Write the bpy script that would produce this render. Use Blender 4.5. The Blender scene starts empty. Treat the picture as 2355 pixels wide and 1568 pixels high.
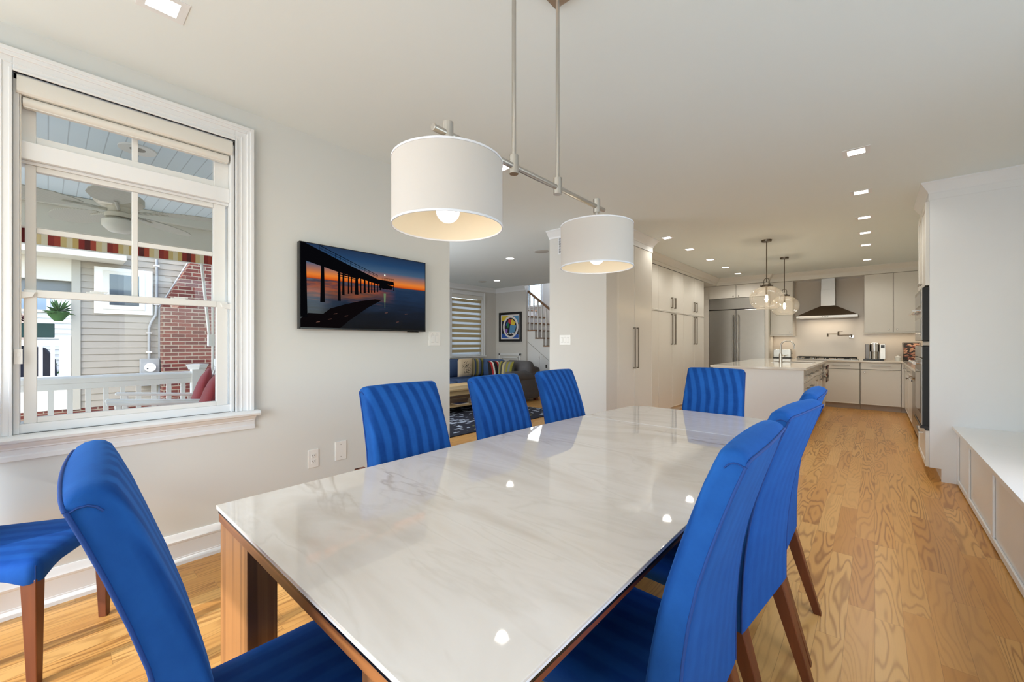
import bpy, bmesh, math, random
from mathutils import Vector, Matrix
random.seed(7)
S = bpy.context.scene
COL = S.collection
PI = math.pi

# ------------------------------------------------------------------ camera, world, sun, daylight, exposure
def lin(c):
    c = c / 255.0
    return c / 12.92 if c <= 0.04045 else ((c + 0.055) / 1.055) ** 2.4
def rgb(r, g, b):
    return (lin(r), lin(g), lin(b), 1.0)

cam_d = bpy.data.cameras.new('camera')
cam = bpy.data.objects.new('camera', cam_d)
COL.objects.link(cam)
cam_d.sensor_width = 36.0
cam_d.lens = 944.0 / 2355.0 * 36.0
cam_d.shift_y = 4.0 / 2355.0
cam_d.clip_start = 0.02
cam_d.clip_end = 200
cam.location = (0, 0, 1.27)
cam.rotation_euler = (PI / 2, 0, math.radians(41.477))
S.camera = cam

W = bpy.data.worlds.new('world')
S.world = W
W.use_nodes = True
wn = W.node_tree.nodes
wl = W.node_tree.links
bg = wn['Background']
sky = wn.new('ShaderNodeTexSky')
sky.sky_type = 'NISHITA'
sky.sun_disc = False
sky.sun_elevation = math.radians(50)
sky.sun_rotation = math.radians(150)
sky.air_density = 1.0
sky.dust_density = 1.5
wl.new(sky.outputs[0], bg.inputs[0])
bg.inputs[1].default_value = 0.66

def light(name, kind, loc, energy, color=(1, 1, 1), rot=(0, 0, 0), size=None, size_y=None, angle=None, spread=None, radius=None):
    d = bpy.data.lights.new(name, kind)
    d.energy = energy
    d.color = color
    if kind == 'AREA':
        d.shape = 'RECTANGLE' if size_y else 'SQUARE'
        d.size = size
        if size_y:
            d.size_y = size_y
        if spread:
            d.spread = spread
    if kind == 'SUN' and angle:
        d.angle = angle
    if kind == 'POINT' and radius:
        d.shadow_soft_size = radius
    if kind == 'SPOT':
        d.spot_size = spread or 2.4
        d.spot_blend = 0.6
        d.shadow_soft_size = radius or 0.05
    o = bpy.data.objects.new(name, d)
    o.location = loc
    o.rotation_euler = rot
    COL.objects.link(o)
    return o

# sun from behind the house (south) and a little from the east
light('sun', 'SUN', (2, -6, 9), 2.8, (1, 0.95, 0.90), (math.radians(60), 0, math.radians(3)), angle=math.radians(0.6))
# daylight standing in the glazed openings of the south wall and of the window over the bench
light('daylight_south_door', 'AREA', (-1.35, -2.52, 1.25), 76, (0.81, 0.92, 1.0), (math.radians(90), 0, 0), size=3.2, size_y=2.2)
light('daylight_east_window', 'AREA', (1.10, 1.9, 1.55), 9, (0.82, 0.93, 1.0), (math.radians(90), 0, math.radians(90)), size=2.6, size_y=1.3)
light('daylight_family_room', 'AREA', (-5.4, 2.62, 1.5), 40, (0.92, 0.955, 1.0), (math.radians(90), 0, 0), size=2.4, size_y=1.6)
light('daylight_stair_window', 'AREA', (-7.4, 9.30, 2.65), 5, (0.97, 0.98, 1.0), (math.radians(-90), 0, 0), size=0.8, size_y=1.0)
S.view_settings.view_transform = 'Standard'
S.view_settings.look = 'None'
S.view_settings.gamma = 1.0
S.view_settings.use_curve_mapping = False
S.view_settings.exposure = 0.27
S.render.engine = 'CYCLES'
S.cycles.max_bounces = 10
S.cycles.diffuse_bounces = 6
S.cycles.glossy_bounces = 5
S.cycles.transparent_max_bounces = 16
S.cycles.caustics_reflective = False
S.cycles.caustics_refractive = False
S.cycles.sample_clamp_indirect = 4.0
try:
    S.cycles.use_denoising = True
except Exception:
    pass

# ------------------------------------------------------------------ mesh helpers
class B:
    """collects shapes in one bmesh"""
    def __init__(s):
        s.bm = bmesh.new()
        s.mi = 0
    def _tag(s, faces, mi=None):
        for f in faces:
            f.material_index = s.mi if mi is None else mi
    def box(s, x0, x1, y0, y1, z0, z1, mi=None):
        if x0 > x1: x0, x1 = x1, x0
        if y0 > y1: y0, y1 = y1, y0
        if z0 > z1: z0, z1 = z1, z0
        v = [s.bm.verts.new(p) for p in ((x0,y0,z0),(x1,y0,z0),(x1,y1,z0),(x0,y1,z0),(x0,y0,z1),(x1,y0,z1),(x1,y1,z1),(x0,y1,z1))]
        fs = [s.bm.faces.new([v[i] for i in q]) for q in ((0,3,2,1),(4,5,6,7),(0,1,5,4),(1,2,6,5),(2,3,7,6),(3,0,4,7))]
        s._tag(fs, mi)
        return s
    def hexa(s, pts, mi=None):
        v = [s.bm.verts.new(p) for p in pts]
        fs = [s.bm.faces.new([v[i] for i in q]) for q in ((0,3,2,1),(4,5,6,7),(0,1,5,4),(1,2,6,5),(2,3,7,6),(3,0,4,7))]
        s._tag(fs, mi)
        return s
    def loft(s, rings, mi=None, cap=True, close=True):
        R = [[s.bm.verts.new(p) for p in r] for r in rings]
        fs = []
        for a, b in zip(R, R[1:]):
            n = len(a)
            for i in range(n if close else n - 1):
                j = (i + 1) % n
                try:
                    fs.append(s.bm.faces.new((a[i], a[j], b[j], b[i])))
                except ValueError:
                    pass
        if cap and close:
            for r in (R[0][::-1], R[-1]):
                try:
                    fs.append(s.bm.faces.new(r))
                except ValueError:
                    pass
        s._tag(fs, mi)
        return s
    def cone(s, p0, p1, r0, r1=None, n=16, mi=None, cap=True):
        r1 = r0 if r1 is None else r1
        p0 = Vector(p0); p1 = Vector(p1)
        d = (p1 - p0).normalized()
        a = d.orthogonal().normalized(); b = d.cross(a)
        def ring(p, r):
            return [p + a * (r * math.cos(2*PI*i/n)) + b * (r * math.sin(2*PI*i/n)) for i in range(n)]
        return s.loft([ring(p0, r0), ring(p1, r1)], mi, cap)
    def tube(s, pts, r, n=10, mi=None, closed=False):
        P = [Vector(p) for p in pts]
        rings = []
        m = len(P)
        ref = None
        for i, p in enumerate(P):
            if closed:
                d = (P[(i+1) % m] - P[i-1]).normalized()
            else:
                d = (P[min(i+1, m-1)] - P[max(i-1, 0)]).normalized()
            if ref is None:
                a = d.orthogonal().normalized()
            else:
                a = (ref - d * ref.dot(d))
                a = a.normalized() if a.length > 1e-6 else d.orthogonal().normalized()
            ref = a
            b = d.cross(a)
            rr = r[i] if isinstance(r, (list, tuple)) else r
            rings.append([p + a * (rr*math.cos(2*PI*k/n)) + b * (rr*math.sin(2*PI*k/n)) for k in range(n)])
        if closed:
            rings.append(rings[0])
        return s.loft(rings, mi, cap=not closed)
    def lathe(s, prof, c=(0, 0, 0), n=32, mi=None, cap=True):
        rings = [[(c[0] + r*math.cos(2*PI*i/n), c[1] + r*math.sin(2*PI*i/n), c[2] + z) for i in range(n)] for r, z in prof]
        return s.loft(rings, mi, cap)
    def sphere(s, c, r, mi=None, n=14, m=10, sz=1.0):
        prof = [(max(1e-4, r*math.sin(PI*i/m)), -r*sz*math.cos(PI*i/m)) for i in range(m+1)]
        return s.lathe(prof, c, n, mi)
    def prism(s, poly, axis, a, b, mi=None):
        """poly in the plane normal to axis: axis x -> (y,z); y -> (x,z); z -> (x,y)"""
        def P(u, v, w):
            return (w, u, v) if axis == 'x' else ((u, w, v) if axis == 'y' else (u, v, w))
        return s.loft([[P(u, v, a) for u, v in poly], [P(u, v, b) for u, v in poly]], mi)
    def front(s, ax, pos, out, u0, u1, z0, z1, t=0.02, frame=0.0, dep=0.004, mi=None):
        """cabinet front slab: normal axis ax ('x' or 'y'), face at pos, looking to 'out' (+1/-1), u the other axis; optional recessed field"""
        back = pos - out * t
        if not frame:
            return s.box(*( (back, pos, u0, u1) if ax == 'x' else (u0, u1, back, pos) ), z0, z1, mi)
        def P(u, z, w):
            return (w, u, z) if ax == 'x' else (u, w, z)
        def ring(i, w):
            return [P(u0+i, z0+i, w), P(u1-i, z0+i, w), P(u1-i, z1-i, w), P(u0+i, z1-i, w)]
        return s.loft([ring(0, back), ring(0, pos - out*0.0015), ring(0.0015, pos), ring(frame, pos), ring(frame + 0.003, pos - out*dep)], mi)

def wloc(o):
    v = Vector((0, 0, 0))
    while o is not None:
        v += o.location
        o = o.parent
    return v

def obj(name, b, mats, parent=None, bevel=0.0, smooth=None, local=False, label=None, seg=2):
    if not isinstance(mats, (list, tuple)):
        mats = [mats]
    bmesh.ops.recalc_face_normals(b.bm, faces=b.bm.faces[:])
    if parent is not None and not local:
        off = wloc(parent)
        bmesh.ops.translate(b.bm, vec=-off, verts=b.bm.verts[:])
    me = bpy.data.meshes.new(name)
    b.bm.to_mesh(me)
    b.bm.free()
    for m in mats:
        me.materials.append(m)
    o = bpy.data.objects.new(name, me)
    COL.objects.link(o)
    if parent is not None:
        o.parent = parent
    if bevel:
        mo = o.modifiers.new('bevel', 'BEVEL')
        mo.width = bevel
        mo.segments = seg
        mo.limit_method = 'ANGLE'
        mo.angle_limit = math.radians(40)
        mo.harden_normals = False
    if smooth is not None:
        for p in me.polygons:
            p.use_smooth = True
        try:
            me.set_sharp_from_angle(angle=math.radians(smooth))
        except Exception:
            pass
    if label:
        o['label'] = label
    return o

def thing(name, label, cat, loc=(0, 0, 0), rotz=0.0, group=None):
    o = bpy.data.objects.new(name, None)
    o.empty_display_size = 0.1
    COL.objects.link(o)
    o.location = loc
    o.rotation_euler = (0, 0, rotz)
    o['label'] = label
    o['category'] = cat
    if group:
        o['group'] = group
    return o

def tag(o, label, cat, group=None, kind=None):
    o['label'] = label
    o['category'] = cat
    if group:
        o['group'] = group
    if kind:
        o['kind'] = kind
    return o

def struct(name, b, mats, bevel=0.0, label=None, smooth=None, cat=None):
    o = obj(name, b, mats, None, bevel, smooth)
    o['kind'] = 'structure'
    if label:
        o['label'] = label
    return o

def copy_tree(o, parent=None):
    c = o.copy()
    COL.objects.link(c)
    c.parent = parent
    for ch in list(o.children):
        copy_tree(ch, c)
    return c

def dup(root, loc, rotz=0.0, label=None, group=None):
    r = copy_tree(root)
    r.location = loc
    r.rotation_euler = (0, 0, rotz)
    if label:
        r['label'] = label
    if group:
        r['group'] = group
    return r

# ------------------------------------------------------------------ materials
def pr(name):
    m = bpy.data.materials.new(name)
    m.use_nodes = True
    return m, m.node_tree.nodes, m.node_tree.links, m.node_tree.nodes['Principled BSDF']

def mat(name, c, rough=0.5, metal=0.0, noise=0.0, nscale=30.0, bump=0.0, coat=0.0, spec=None, emit=None, estr=0.0, sheen=0.0, aniso=None, trans=0.0, alpha=None):
    m, N, L, p = pr(name)
    p.inputs['Base Color'].default_value = c
    p.inputs['Roughness'].default_value = rough
    p.inputs['Metallic'].default_value = metal
    if coat:
        p.inputs['Coat Weight'].default_value = coat
        p.inputs['Coat Roughness'].default_value = 0.05
    if spec is not None:
        p.inputs['Specular IOR Level'].default_value = spec
    if sheen:
        p.inputs['Sheen Weight'].default_value = sheen
        p.inputs['Sheen Roughness'].default_value = 0.4
    if emit is not None:
        p.inputs['Emission Color'].default_value = emit
        p.inputs['Emission Strength'].default_value = estr
    if trans:
        p.inputs['Transmission Weight'].default_value = trans
    tc = N.new('ShaderNodeTexCoord')
    nz = N.new('ShaderNodeTexNoise')
    nz.inputs['Scale'].default_value = nscale
    nz.inputs['Detail'].default_value = 3
    L.new(tc.outputs['Object'], nz.inputs['Vector'])
    if noise:
        mx = N.new('ShaderNodeMixRGB')
        mx.blend_type = 'MULTIPLY'
        mx.inputs[1].default_value = c
        mr = N.new('ShaderNodeMapRange')
        mr.inputs['To Min'].default_value = 1 - noise
        mr.inputs['To Max'].default_value = 1 + noise
        L.new(nz.outputs['Fac'], mr.inputs['Value'])
        cmb = N.new('ShaderNodeCombineColor')
        for i in range(3):
            L.new(mr.outputs[0], cmb.inputs[i])
        mx.inputs[0].default_value = 1.0
        L.new(cmb.outputs[0], mx.inputs[2])
        L.new(mx.outputs[0], p.inputs['Base Color'])
    if bump:
        bp = N.new('ShaderNodeBump')
        bp.inputs['Strength'].default_value = bump
        bp.inputs['Distance'].default_value = 0.002
        L.new(nz.outputs['Fac'], bp.inputs['Height'])
        L.new(bp.outputs[0], p.inputs['Normal'])
    return m

def math_node(N, L, op, a, b=None, c=None):
    n = N.new('ShaderNodeMath')
    n.operation = op
    for i, v in enumerate((a, b, c)):
        if v is None:
            continue
        if isinstance(v, (int, float)):
            n.inputs[i].default_value = v
        else:
            L.new(v, n.inputs[i])
    return n.outputs[0]

def ramp(N, L, fac, stops, interp='LINEAR'):
    r = N.new('ShaderNodeValToRGB')
    r.color_ramp.interpolation = interp
    els = r.color_ramp.elements
    els[0].position, els[0].color = stops[0]
    els[1].position, els[1].color = stops[-1]
    for pos, colr in stops[1:-1]:
        e = els.new(pos)
        e.color = colr
    L.new(fac, r.inputs[0])
    return r.outputs[0]

def floor_mat():
    m, N, L, p = pr('ash_plank_floor')
    g = N.new('ShaderNodeNewGeometry')
    sp = N.new('ShaderNodeSeparateXYZ')
    L.new(g.outputs['Position'], sp.inputs[0])
    x, y = sp.outputs[0], sp.outputs[1]
    w, ln = 0.098, 0.92
    xs = math_node(N, L, 'DIVIDE', x, w)
    ix = math_node(N, L, 'FLOOR', xs)
    w1 = N.new('ShaderNodeTexWhiteNoise'); w1.noise_dimensions = '1D'
    L.new(ix, w1.inputs['W'])
    ys = math_node(N, L, 'MULTIPLY_ADD', w1.outputs['Value'], 7.3, math_node(N, L, 'DIVIDE', y, ln))
    iy = math_node(N, L, 'FLOOR', ys)
    cb = N.new('ShaderNodeCombineXYZ')
    L.new(ix, cb.inputs[0]); L.new(iy, cb.inputs[1])
    w2 = N.new('ShaderNodeTexWhiteNoise'); w2.noise_dimensions = '2D'
    L.new(cb.outputs[0], w2.inputs['Vector'])
    sc = N.new('ShaderNodeSeparateColor')
    L.new(w2.outputs['Color'], sc.inputs[0])
    r1, r2, r3 = sc.outputs
    # contour lines of a stretched noise: the loops of flat sawn boards
    gx = math_node(N, L, 'MULTIPLY_ADD', x, 6.0, math_node(N, L, 'MULTIPLY', r1, 57.0))
    gy = math_node(N, L, 'MULTIPLY_ADD', y, 0.62, math_node(N, L, 'MULTIPLY', r2, 31.0))
    gv = N.new('ShaderNodeCombineXYZ')
    L.new(gx, gv.inputs[0]); L.new(gy, gv.inputs[1]); L.new(math_node(N, L, 'MULTIPLY', r3, 20.0), gv.inputs[2])
    n1 = N.new('ShaderNodeTexNoise')
    n1.inputs['Scale'].default_value = 1.0
    n1.inputs['Detail'].default_value = 2.6
    n1.inputs['Roughness'].default_value = 0.42
    n1.inputs['Distortion'].default_value = 0.15
    L.new(gv.outputs[0], n1.inputs['Vector'])
    ph = math_node(N, L, 'MULTIPLY', n1.outputs['Fac'], 132.0)
    sn = math_node(N, L, 'SINE', ph)
    s01 = math_node(N, L, 'MULTIPLY_ADD', sn, 0.5, 0.5)
    line = math_node(N, L, 'POWER', s01, 3.2)
    # fine pores
    pv = N.new('ShaderNodeCombineXYZ')
    L.new(math_node(N, L, 'MULTIPLY', x, 330.0), pv.inputs[0]); L.new(math_node(N, L, 'MULTIPLY', y, 14.0), pv.inputs[1])
    n2 = N.new('ShaderNodeTexNoise'); n2.inputs['Scale'].default_value = 1.0; n2.inputs['Detail'].default_value = 2
    L.new(pv.outputs[0], n2.inputs['Vector'])
    base = ramp(N, L, r2, [(0, rgb(206, 150, 82)), (0.35, rgb(213, 160, 90)), (0.7, rgb(221, 172, 104)), (1, rgb(196, 138, 70))])
    strength = math_node(N, L, 'MULTIPLY_ADD', math_node(N, L, 'POWER', r3, 1.2), 0.62, 0.14)
    f = math_node(N, L, 'MULTIPLY', line, strength)
    f = math_node(N, L, 'MULTIPLY_ADD', math_node(N, L, 'SUBTRACT', n2.outputs['Fac'], 0.5), 0.22, f)
    mx = N.new('ShaderNodeMixRGB'); mx.use_clamp = True
    L.new(f, mx.inputs[0]); L.new(base, mx.inputs[1]); mx.inputs[2].default_value = rgb(142, 88, 38)
    # seams
    fx = math_node(N, L, 'FRACT', xs)
    ex = math_node(N, L, 'MINIMUM', fx, math_node(N, L, 'SUBTRACT', 1.0, fx))
    fy = math_node(N, L, 'FRACT', ys)
    ey = math_node(N, L, 'MULTIPLY', math_node(N, L, 'MINIMUM', fy, math_node(N, L, 'SUBTRACT', 1.0, fy)), ln / w)
    e = math_node(N, L, 'MINIMUM', ex, ey)
    seam = math_node(N, L, 'LESS_THAN', e, 0.007)
    mx2 = N.new('ShaderNodeMixRGB')
    L.new(math_node(N, L, 'MULTIPLY', seam, 0.5), mx2.inputs[0]); L.new(mx.outputs[0], mx2.inputs[1]); mx2.inputs[2].default_value = rgb(110, 68, 30)
    L.new(mx2.outputs[0], p.inputs['Base Color'])
    p.inputs['Roughness'].default_value = 0.3
    p.inputs['Specular IOR Level'].default_value = 0.25
    bp = N.new('ShaderNodeBump'); bp.inputs['Strength'].default_value = 0.12; bp.inputs['Distance'].default_value = 0.001
    L.new(line, bp.inputs['Height']); L.new(bp.outputs[0], p.inputs['Normal'])
    return m

def wood(name, ca, cb_, axis='z', scale=9.0, rough=0.4, stretch=14.0, freq=34.0):
    m, N, L, p = pr(name)
    tc = N.new('ShaderNodeTexCoord')
    mp = N.new('ShaderNodeMapping')
    sc = [scale, scale, scale]
    sc['xyz'.index(axis)] = scale / stretch
    mp.inputs['Scale'].default_value = sc
    L.new(tc.outputs['Object'], mp.inputs[0])
    n = N.new('ShaderNodeTexNoise')
    n.inputs['Detail'].default_value = 3
    n.inputs['Scale'].default_value = 1.0
    L.new(mp.outputs[0], n.inputs['Vector'])
    s = math_node(N, L, 'MULTIPLY_ADD', math_node(N, L, 'SINE', math_node(N, L, 'MULTIPLY', n.outputs['Fac'], freq)), 0.5, 0.5)
    f = math_node(N, L, 'MULTIPLY_ADD', n.outputs['Fac'], 0.4, math_node(N, L, 'MULTIPLY', s, 0.6))
    c = ramp(N, L, f, [(0.15, ca), (0.85, cb_)])
    L.new(c, p.inputs['Base Color'])
    p.inputs['Roughness'].default_value = rough
    return m

def marble_mat():
    m, N, L, p = pr('polished_marble_glass')
    g = N.new('ShaderNodeNewGeometry')
    mp = N.new('ShaderNodeMapping')
    mp.inputs['Rotation'].default_value = (0, 0, math.radians(-38))
    mp.inputs['Scale'].default_value = (0.55, 1.5, 1)
    L.new(g.outputs['Position'], mp.inputs[0])
    def vein(scale, det, dist, lo, off):
        mm = N.new('ShaderNodeMapping'); mm.inputs['Location'].default_value = (off, off * 0.7, 0)
        L.new(mp.outputs[0], mm.inputs[0])
        n = N.new('ShaderNodeTexNoise')
        n.inputs['Scale'].default_value = scale; n.inputs['Detail'].default_value = det; n.inputs['Distortion'].default_value = dist
        n.inputs['Roughness'].default_value = 0.5
        L.new(mm.outputs[0], n.inputs['Vector'])
        a = math_node(N, L, 'ABSOLUTE', math_node(N, L, 'SUBTRACT', n.outputs['Fac'], 0.5))
        mr = N.new('ShaderNodeMapRange'); mr.inputs['From Min'].default_value = 0.0; mr.inputs['From Max'].default_value = lo
        mr.inputs['To Min'].default_value = 1.0; mr.inputs['To Max'].default_value = 0.0; mr.clamp = True
        L.new(a, mr.inputs['Value'])
        return mr.outputs[0], n.outputs['Fac']
    v1, n1 = vein(1.1, 5, 0.9, 0.012, 3.1)
    v2, n2 = vein(1.9, 6, 1.4, 0.05, 11.7)
    mk, n3 = vein(0.9, 2, 0.3, 0.2, 23.0)
    # drifting cloud, warm and cool
    base = ramp(N, L, n2, [(0.3, rgb(224, 214, 202)), (0.5, rgb(235, 228, 220)), (0.7, rgb(218, 208, 196))])
    mx = N.new('ShaderNodeMixRGB')
    f1 = math_node(N, L, 'MULTIPLY', math_node(N, L, 'POWER', v2, 2.0), math_node(N, L, 'MULTIPLY', math_node(N, L, 'GREATER_THAN', n3, 0.0), 0.28))
    L.new(f1, mx.inputs[0]); L.new(base, mx.inputs[1]); mx.inputs[2].default_value = rgb(196, 184, 166)
    mx2 = N.new('ShaderNodeMixRGB')
    sh = N.new('ShaderNodeMapRange'); sh.inputs['From Min'].default_value = 0.46; sh.inputs['From Max'].default_value = 0.6; sh.clamp = True
    L.new(n3, sh.inputs['Value'])
    f2 = math_node(N, L, 'MULTIPLY', v1, math_node(N, L, 'MULTIPLY_ADD', sh.outputs[0], 0.62, 0.05))
    L.new(f2, mx2.inputs[0]); L.new(mx.outputs[0], mx2.inputs[1]); mx2.inputs[2].default_value = rgb(150, 124, 92)
    L.new(mx2.outputs[0], p.inputs['Base Color'])
    p.inputs['Roughness'].default_value = 0.03
    p.inputs['IOR'].default_value = 1.5
    p.inputs['Specular IOR Level'].default_value = 0.55
    return m

def velvet(name, c_lo, c_hi, stripes=0.55, freq=96.0):
    m, N, L, p = pr(name)
    tc = N.new('ShaderNodeTexCoord')
    sp = N.new('ShaderNodeSeparateXYZ')
    L.new(tc.outputs['Object'], sp.inputs[0])
    n = N.new('ShaderNodeTexNoise'); n.inputs['Scale'].default_value = 9; n.inputs['Detail'].default_value = 4; n.inputs['Roughness'].default_value = 0.7
    L.new(tc.outputs['Object'], n.inputs['Vector'])
    oi = N.new('ShaderNodeObjectInfo')
    n2 = N.new('ShaderNodeTexNoise'); n2.inputs['Scale'].default_value = 4
    L.new(tc.outputs['Object'], n2.inputs['Vector'])
    zc = math_node(N, L, 'MAXIMUM', math_node(N, L, 'SUBTRACT', sp.outputs[2], 0.78), 0.0)
    bend = math_node(N, L, 'MULTIPLY', math_node(N, L, 'MULTIPLY', zc, zc), -0.7)
    xw = math_node(N, L, 'ADD', math_node(N, L, 'MULTIPLY_ADD', n2.outputs['Fac'], 0.035, sp.outputs[0]), bend)
    s = math_node(N, L, 'SINE', math_node(N, L, 'MULTIPLY_ADD', xw, freq, math_node(N, L, 'MULTIPLY', oi.outputs['Random'], 6.0)))
    s = math_node(N, L, 'MULTIPLY', s, 2.0)
    ss = N.new('ShaderNodeMapRange'); ss.clamp = True
    ss.inputs['From Min'].default_value = -1; ss.inputs['From Max'].default_value = 1
    L.new(s, ss.inputs['Value'])
    ns = N.new('ShaderNodeSeparateXYZ'); L.new(tc.outputs['Normal'], ns.inputs[0])
    mk = N.new('ShaderNodeMapRange'); mk.clamp = True
    mk.inputs['From Min'].default_value = 0.15; mk.inputs['From Max'].default_value = 0.6
    L.new(ns.outputs[1], mk.inputs['Value'])
    bkm = N.new('ShaderNodeMapRange'); bkm.clamp = True
    bkm.inputs['From Min'].default_value = 0.5; bkm.inputs['From Max'].default_value = 0.9; bkm.inputs['To Max'].default_value = 0.22
    L.new(math_node(N, L, 'ABSOLUTE', ns.outputs[1]), bkm.inputs['Value'])
    mask = math_node(N, L, 'MAXIMUM', mk.outputs[0], bkm.outputs[0]) if stripes > 0.5 else math_node(N, L, 'MAXIMUM', ns.outputs[2], 0.0)
    f = math_node(N, L, 'ADD', math_node(N, L, 'MULTIPLY', math_node(N, L, 'MULTIPLY', ss.outputs[0], mask), stripes), math_node(N, L, 'MULTIPLY', math_node(N, L, 'SUBTRACT', 1.0, mask), 0.3))
    f = math_node(N, L, 'ADD', f, math_node(N, L, 'MULTIPLY_ADD', n.outputs['Fac'], 0.7, -0.2))
    mx = N.new('ShaderNodeMixRGB'); mx.use_clamp = True
    L.new(f, mx.inputs[0]); mx.inputs[1].default_value = c_lo; mx.inputs[2].default_value = c_hi
    L.new(mx.outputs[0], p.inputs['Base Color'])
    p.inputs['Roughness'].default_value = 0.8
    p.inputs['Specular IOR Level'].default_value = 0.12
    p.inputs['Sheen Weight'].default_value = 0.35
    p.inputs['Sheen Roughness'].default_value = 0.35
    p.inputs['Sheen Tint'].default_value = rgb(70, 140, 225)
    fn = N.new('ShaderNodeTexNoise'); fn.inputs['Scale'].default_value = 420
    L.new(tc.outputs['Object'], fn.inputs['Vector'])
    bp = N.new('ShaderNodeBump'); bp.inputs['Strength'].default_value = 0.25; bp.inputs['Distance'].default_value = 0.0008
    L.new(fn.outputs['Fac'], bp.inputs['Height']); L.new(bp.outputs[0], p.inputs['Normal'])
    return m

def glass_mat(name, tint=(1, 1, 1, 1), refl=0.6, rough=0.0, haze=0.0):
    """thin pane: transparent with a Fresnel reflection"""
    m = bpy.data.materials.new(name)
    m.use_nodes = True
    N = m.node_tree.nodes; L = m.node_tree.links
    N.clear()
    out = N.new('ShaderNodeOutputMaterial')
    t = N.new('ShaderNodeBsdfTransparent'); t.inputs[0].default_value = tint
    gl = N.new('ShaderNodeBsdfGlossy'); gl.inputs['Roughness'].default_value = rough
    fr = N.new('ShaderNodeFresnel'); fr.inputs[0].default_value = 1.45
    if haze:
        tl = N.new('ShaderNodeBsdfTranslucent'); tl.inputs[0].default_value = (1, 0.97, 0.92, 1)
        mh = N.new('ShaderNodeMixShader'); mh.inputs[0].default_value = haze
        L.new(t.outputs[0], mh.inputs[1]); L.new(tl.outputs[0], mh.inputs[2]); t = mh
    mx = N.new('ShaderNodeMixShader')
    L.new(math_node(N, L, 'MULTIPLY', fr.outputs[0], refl), mx.inputs[0])
    L.new(t.outputs[0], mx.inputs[1]); L.new(gl.outputs[0], mx.inputs[2])
    L.new(mx.outputs[0], out.inputs[0])
    return m

def shade_mat(name, c, trans_c, fac=0.35):
    m = bpy.data.materials.new(name)
    m.use_nodes = True
    N = m.node_tree.nodes; L = m.node_tree.links
    N.clear()
    out = N.new('ShaderNodeOutputMaterial')
    d = N.new('ShaderNodeBsdfDiffuse'); d.inputs[0].default_value = c
    t = N.new('ShaderNodeBsdfTranslucent'); t.inputs[0].default_value = trans_c
    tc = N.new('ShaderNodeTexCoord')
    w = N.new('ShaderNodeTexNoise'); w.inputs['Scale'].default_value = 300
    L.new(tc.outputs['Object'], w.inputs['Vector'])
    bp = N.new('ShaderNodeBump'); bp.inputs['Strength'].default_value = 0.15; bp.inputs['Distance'].default_value = 0.0006
    L.new(w.outputs['Fac'], bp.inputs['Height'])
    L.new(bp.outputs[0], d.inputs['Normal'])
    mx = N.new('ShaderNodeMixShader'); mx.inputs[0].default_value = fac
    L.new(d.outputs[0], mx.inputs[1]); L.new(t.outputs[0], mx.inputs[2])
    L.new(mx.outputs[0], out.inputs[0])
    return m

def emis(name, c, s):
    m = bpy.data.materials.new(name)
    m.use_nodes = True
    N = m.node_tree.nodes; L = m.node_tree.links
    N.clear()
    out = N.new('ShaderNodeOutputMaterial')
    e = N.new('ShaderNodeEmission')
    e.inputs[0].default_value = c; e.inputs[1].default_value = s
    L.new(e.outputs[0], out.inputs[0])
    return m

def brick_mat():
    m, N, L, p = pr('red_brick_wall')
    g = N.new('ShaderNodeNewGeometry')
    sp = N.new('ShaderNodeSeparateXYZ'); L.new(g.outputs['Position'], sp.inputs[0])
    cb = N.new('ShaderNodeCombineXYZ')
    L.new(math_node(N, L, 'ADD', sp.outputs[0], sp.outputs[1]), cb.inputs[0]); L.new(sp.outputs[2], cb.inputs[1])
    br = N.new('ShaderNodeTexBrick')
    br.inputs['Scale'].default_value = 1.0
    br.inputs['Brick Width'].default_value = 0.215
    br.inputs['Row Height'].default_value = 0.072
    br.inputs['Mortar Size'].default_value = 0.007
    br.inputs['Color1'].default_value = rgb(112, 52, 38)
    br.inputs['Color2'].default_value = rgb(84, 36, 27)
    br.inputs['Mortar'].default_value = rgb(150, 138, 118)
    L.new(cb.outputs[0], br.inputs['Vector'])
    L.new(br.outputs[0], p.inputs['Base Color'])
    p.inputs['Roughness'].default_value = 0.85
    return m

def stripe_fabric(name, axis, scale, cols, rough=0.9, space='Object'):
    m, N, L, p = pr(name)
    if space == 'World':
        g = N.new('ShaderNodeNewGeometry'); v = g.outputs['Position']
    else:
        tc = N.new('ShaderNodeTexCoord'); v = tc.outputs['Object']
    sp = N.new('ShaderNodeSeparateXYZ'); L.new(v, sp.inputs[0])
    f = math_node(N, L, 'FRACT', math_node(N, L, 'MULTIPLY', sp.outputs['xyz'.index(axis)], scale))
    n = len(cols)
    c = ramp(N, L, f, [(i / n, cc) for i, cc in enumerate(cols)], 'CONSTANT')
    L.new(c, p.inputs['Base Color'])
    p.inputs['Roughness'].default_value = rough
    return m

def beadboard(name, c, axis='y', w=0.085):
    m, N, L, p = pr(name)
    g = N.new('ShaderNodeNewGeometry')
    sp = N.new('ShaderNodeSeparateXYZ'); L.new(g.outputs['Position'], sp.inputs[0])
    f = math_node(N, L, 'FRACT', math_node(N, L, 'DIVIDE', sp.outputs['xyz'.index(axis)], w))
    e = math_node(N, L, 'LESS_THAN', f, 0.07)
    mx = N.new('ShaderNodeMixRGB')
    L.new(math_node(N, L, 'MULTIPLY', e, 0.35), mx.inputs[0]); mx.inputs[1].default_value = c; mx.inputs[2].default_value = rgb(90, 100, 105)
    L.new(mx.outputs[0], p.inputs['Base Color'])
    p.inputs['Roughness'].default_value = 0.5
    return m

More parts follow.
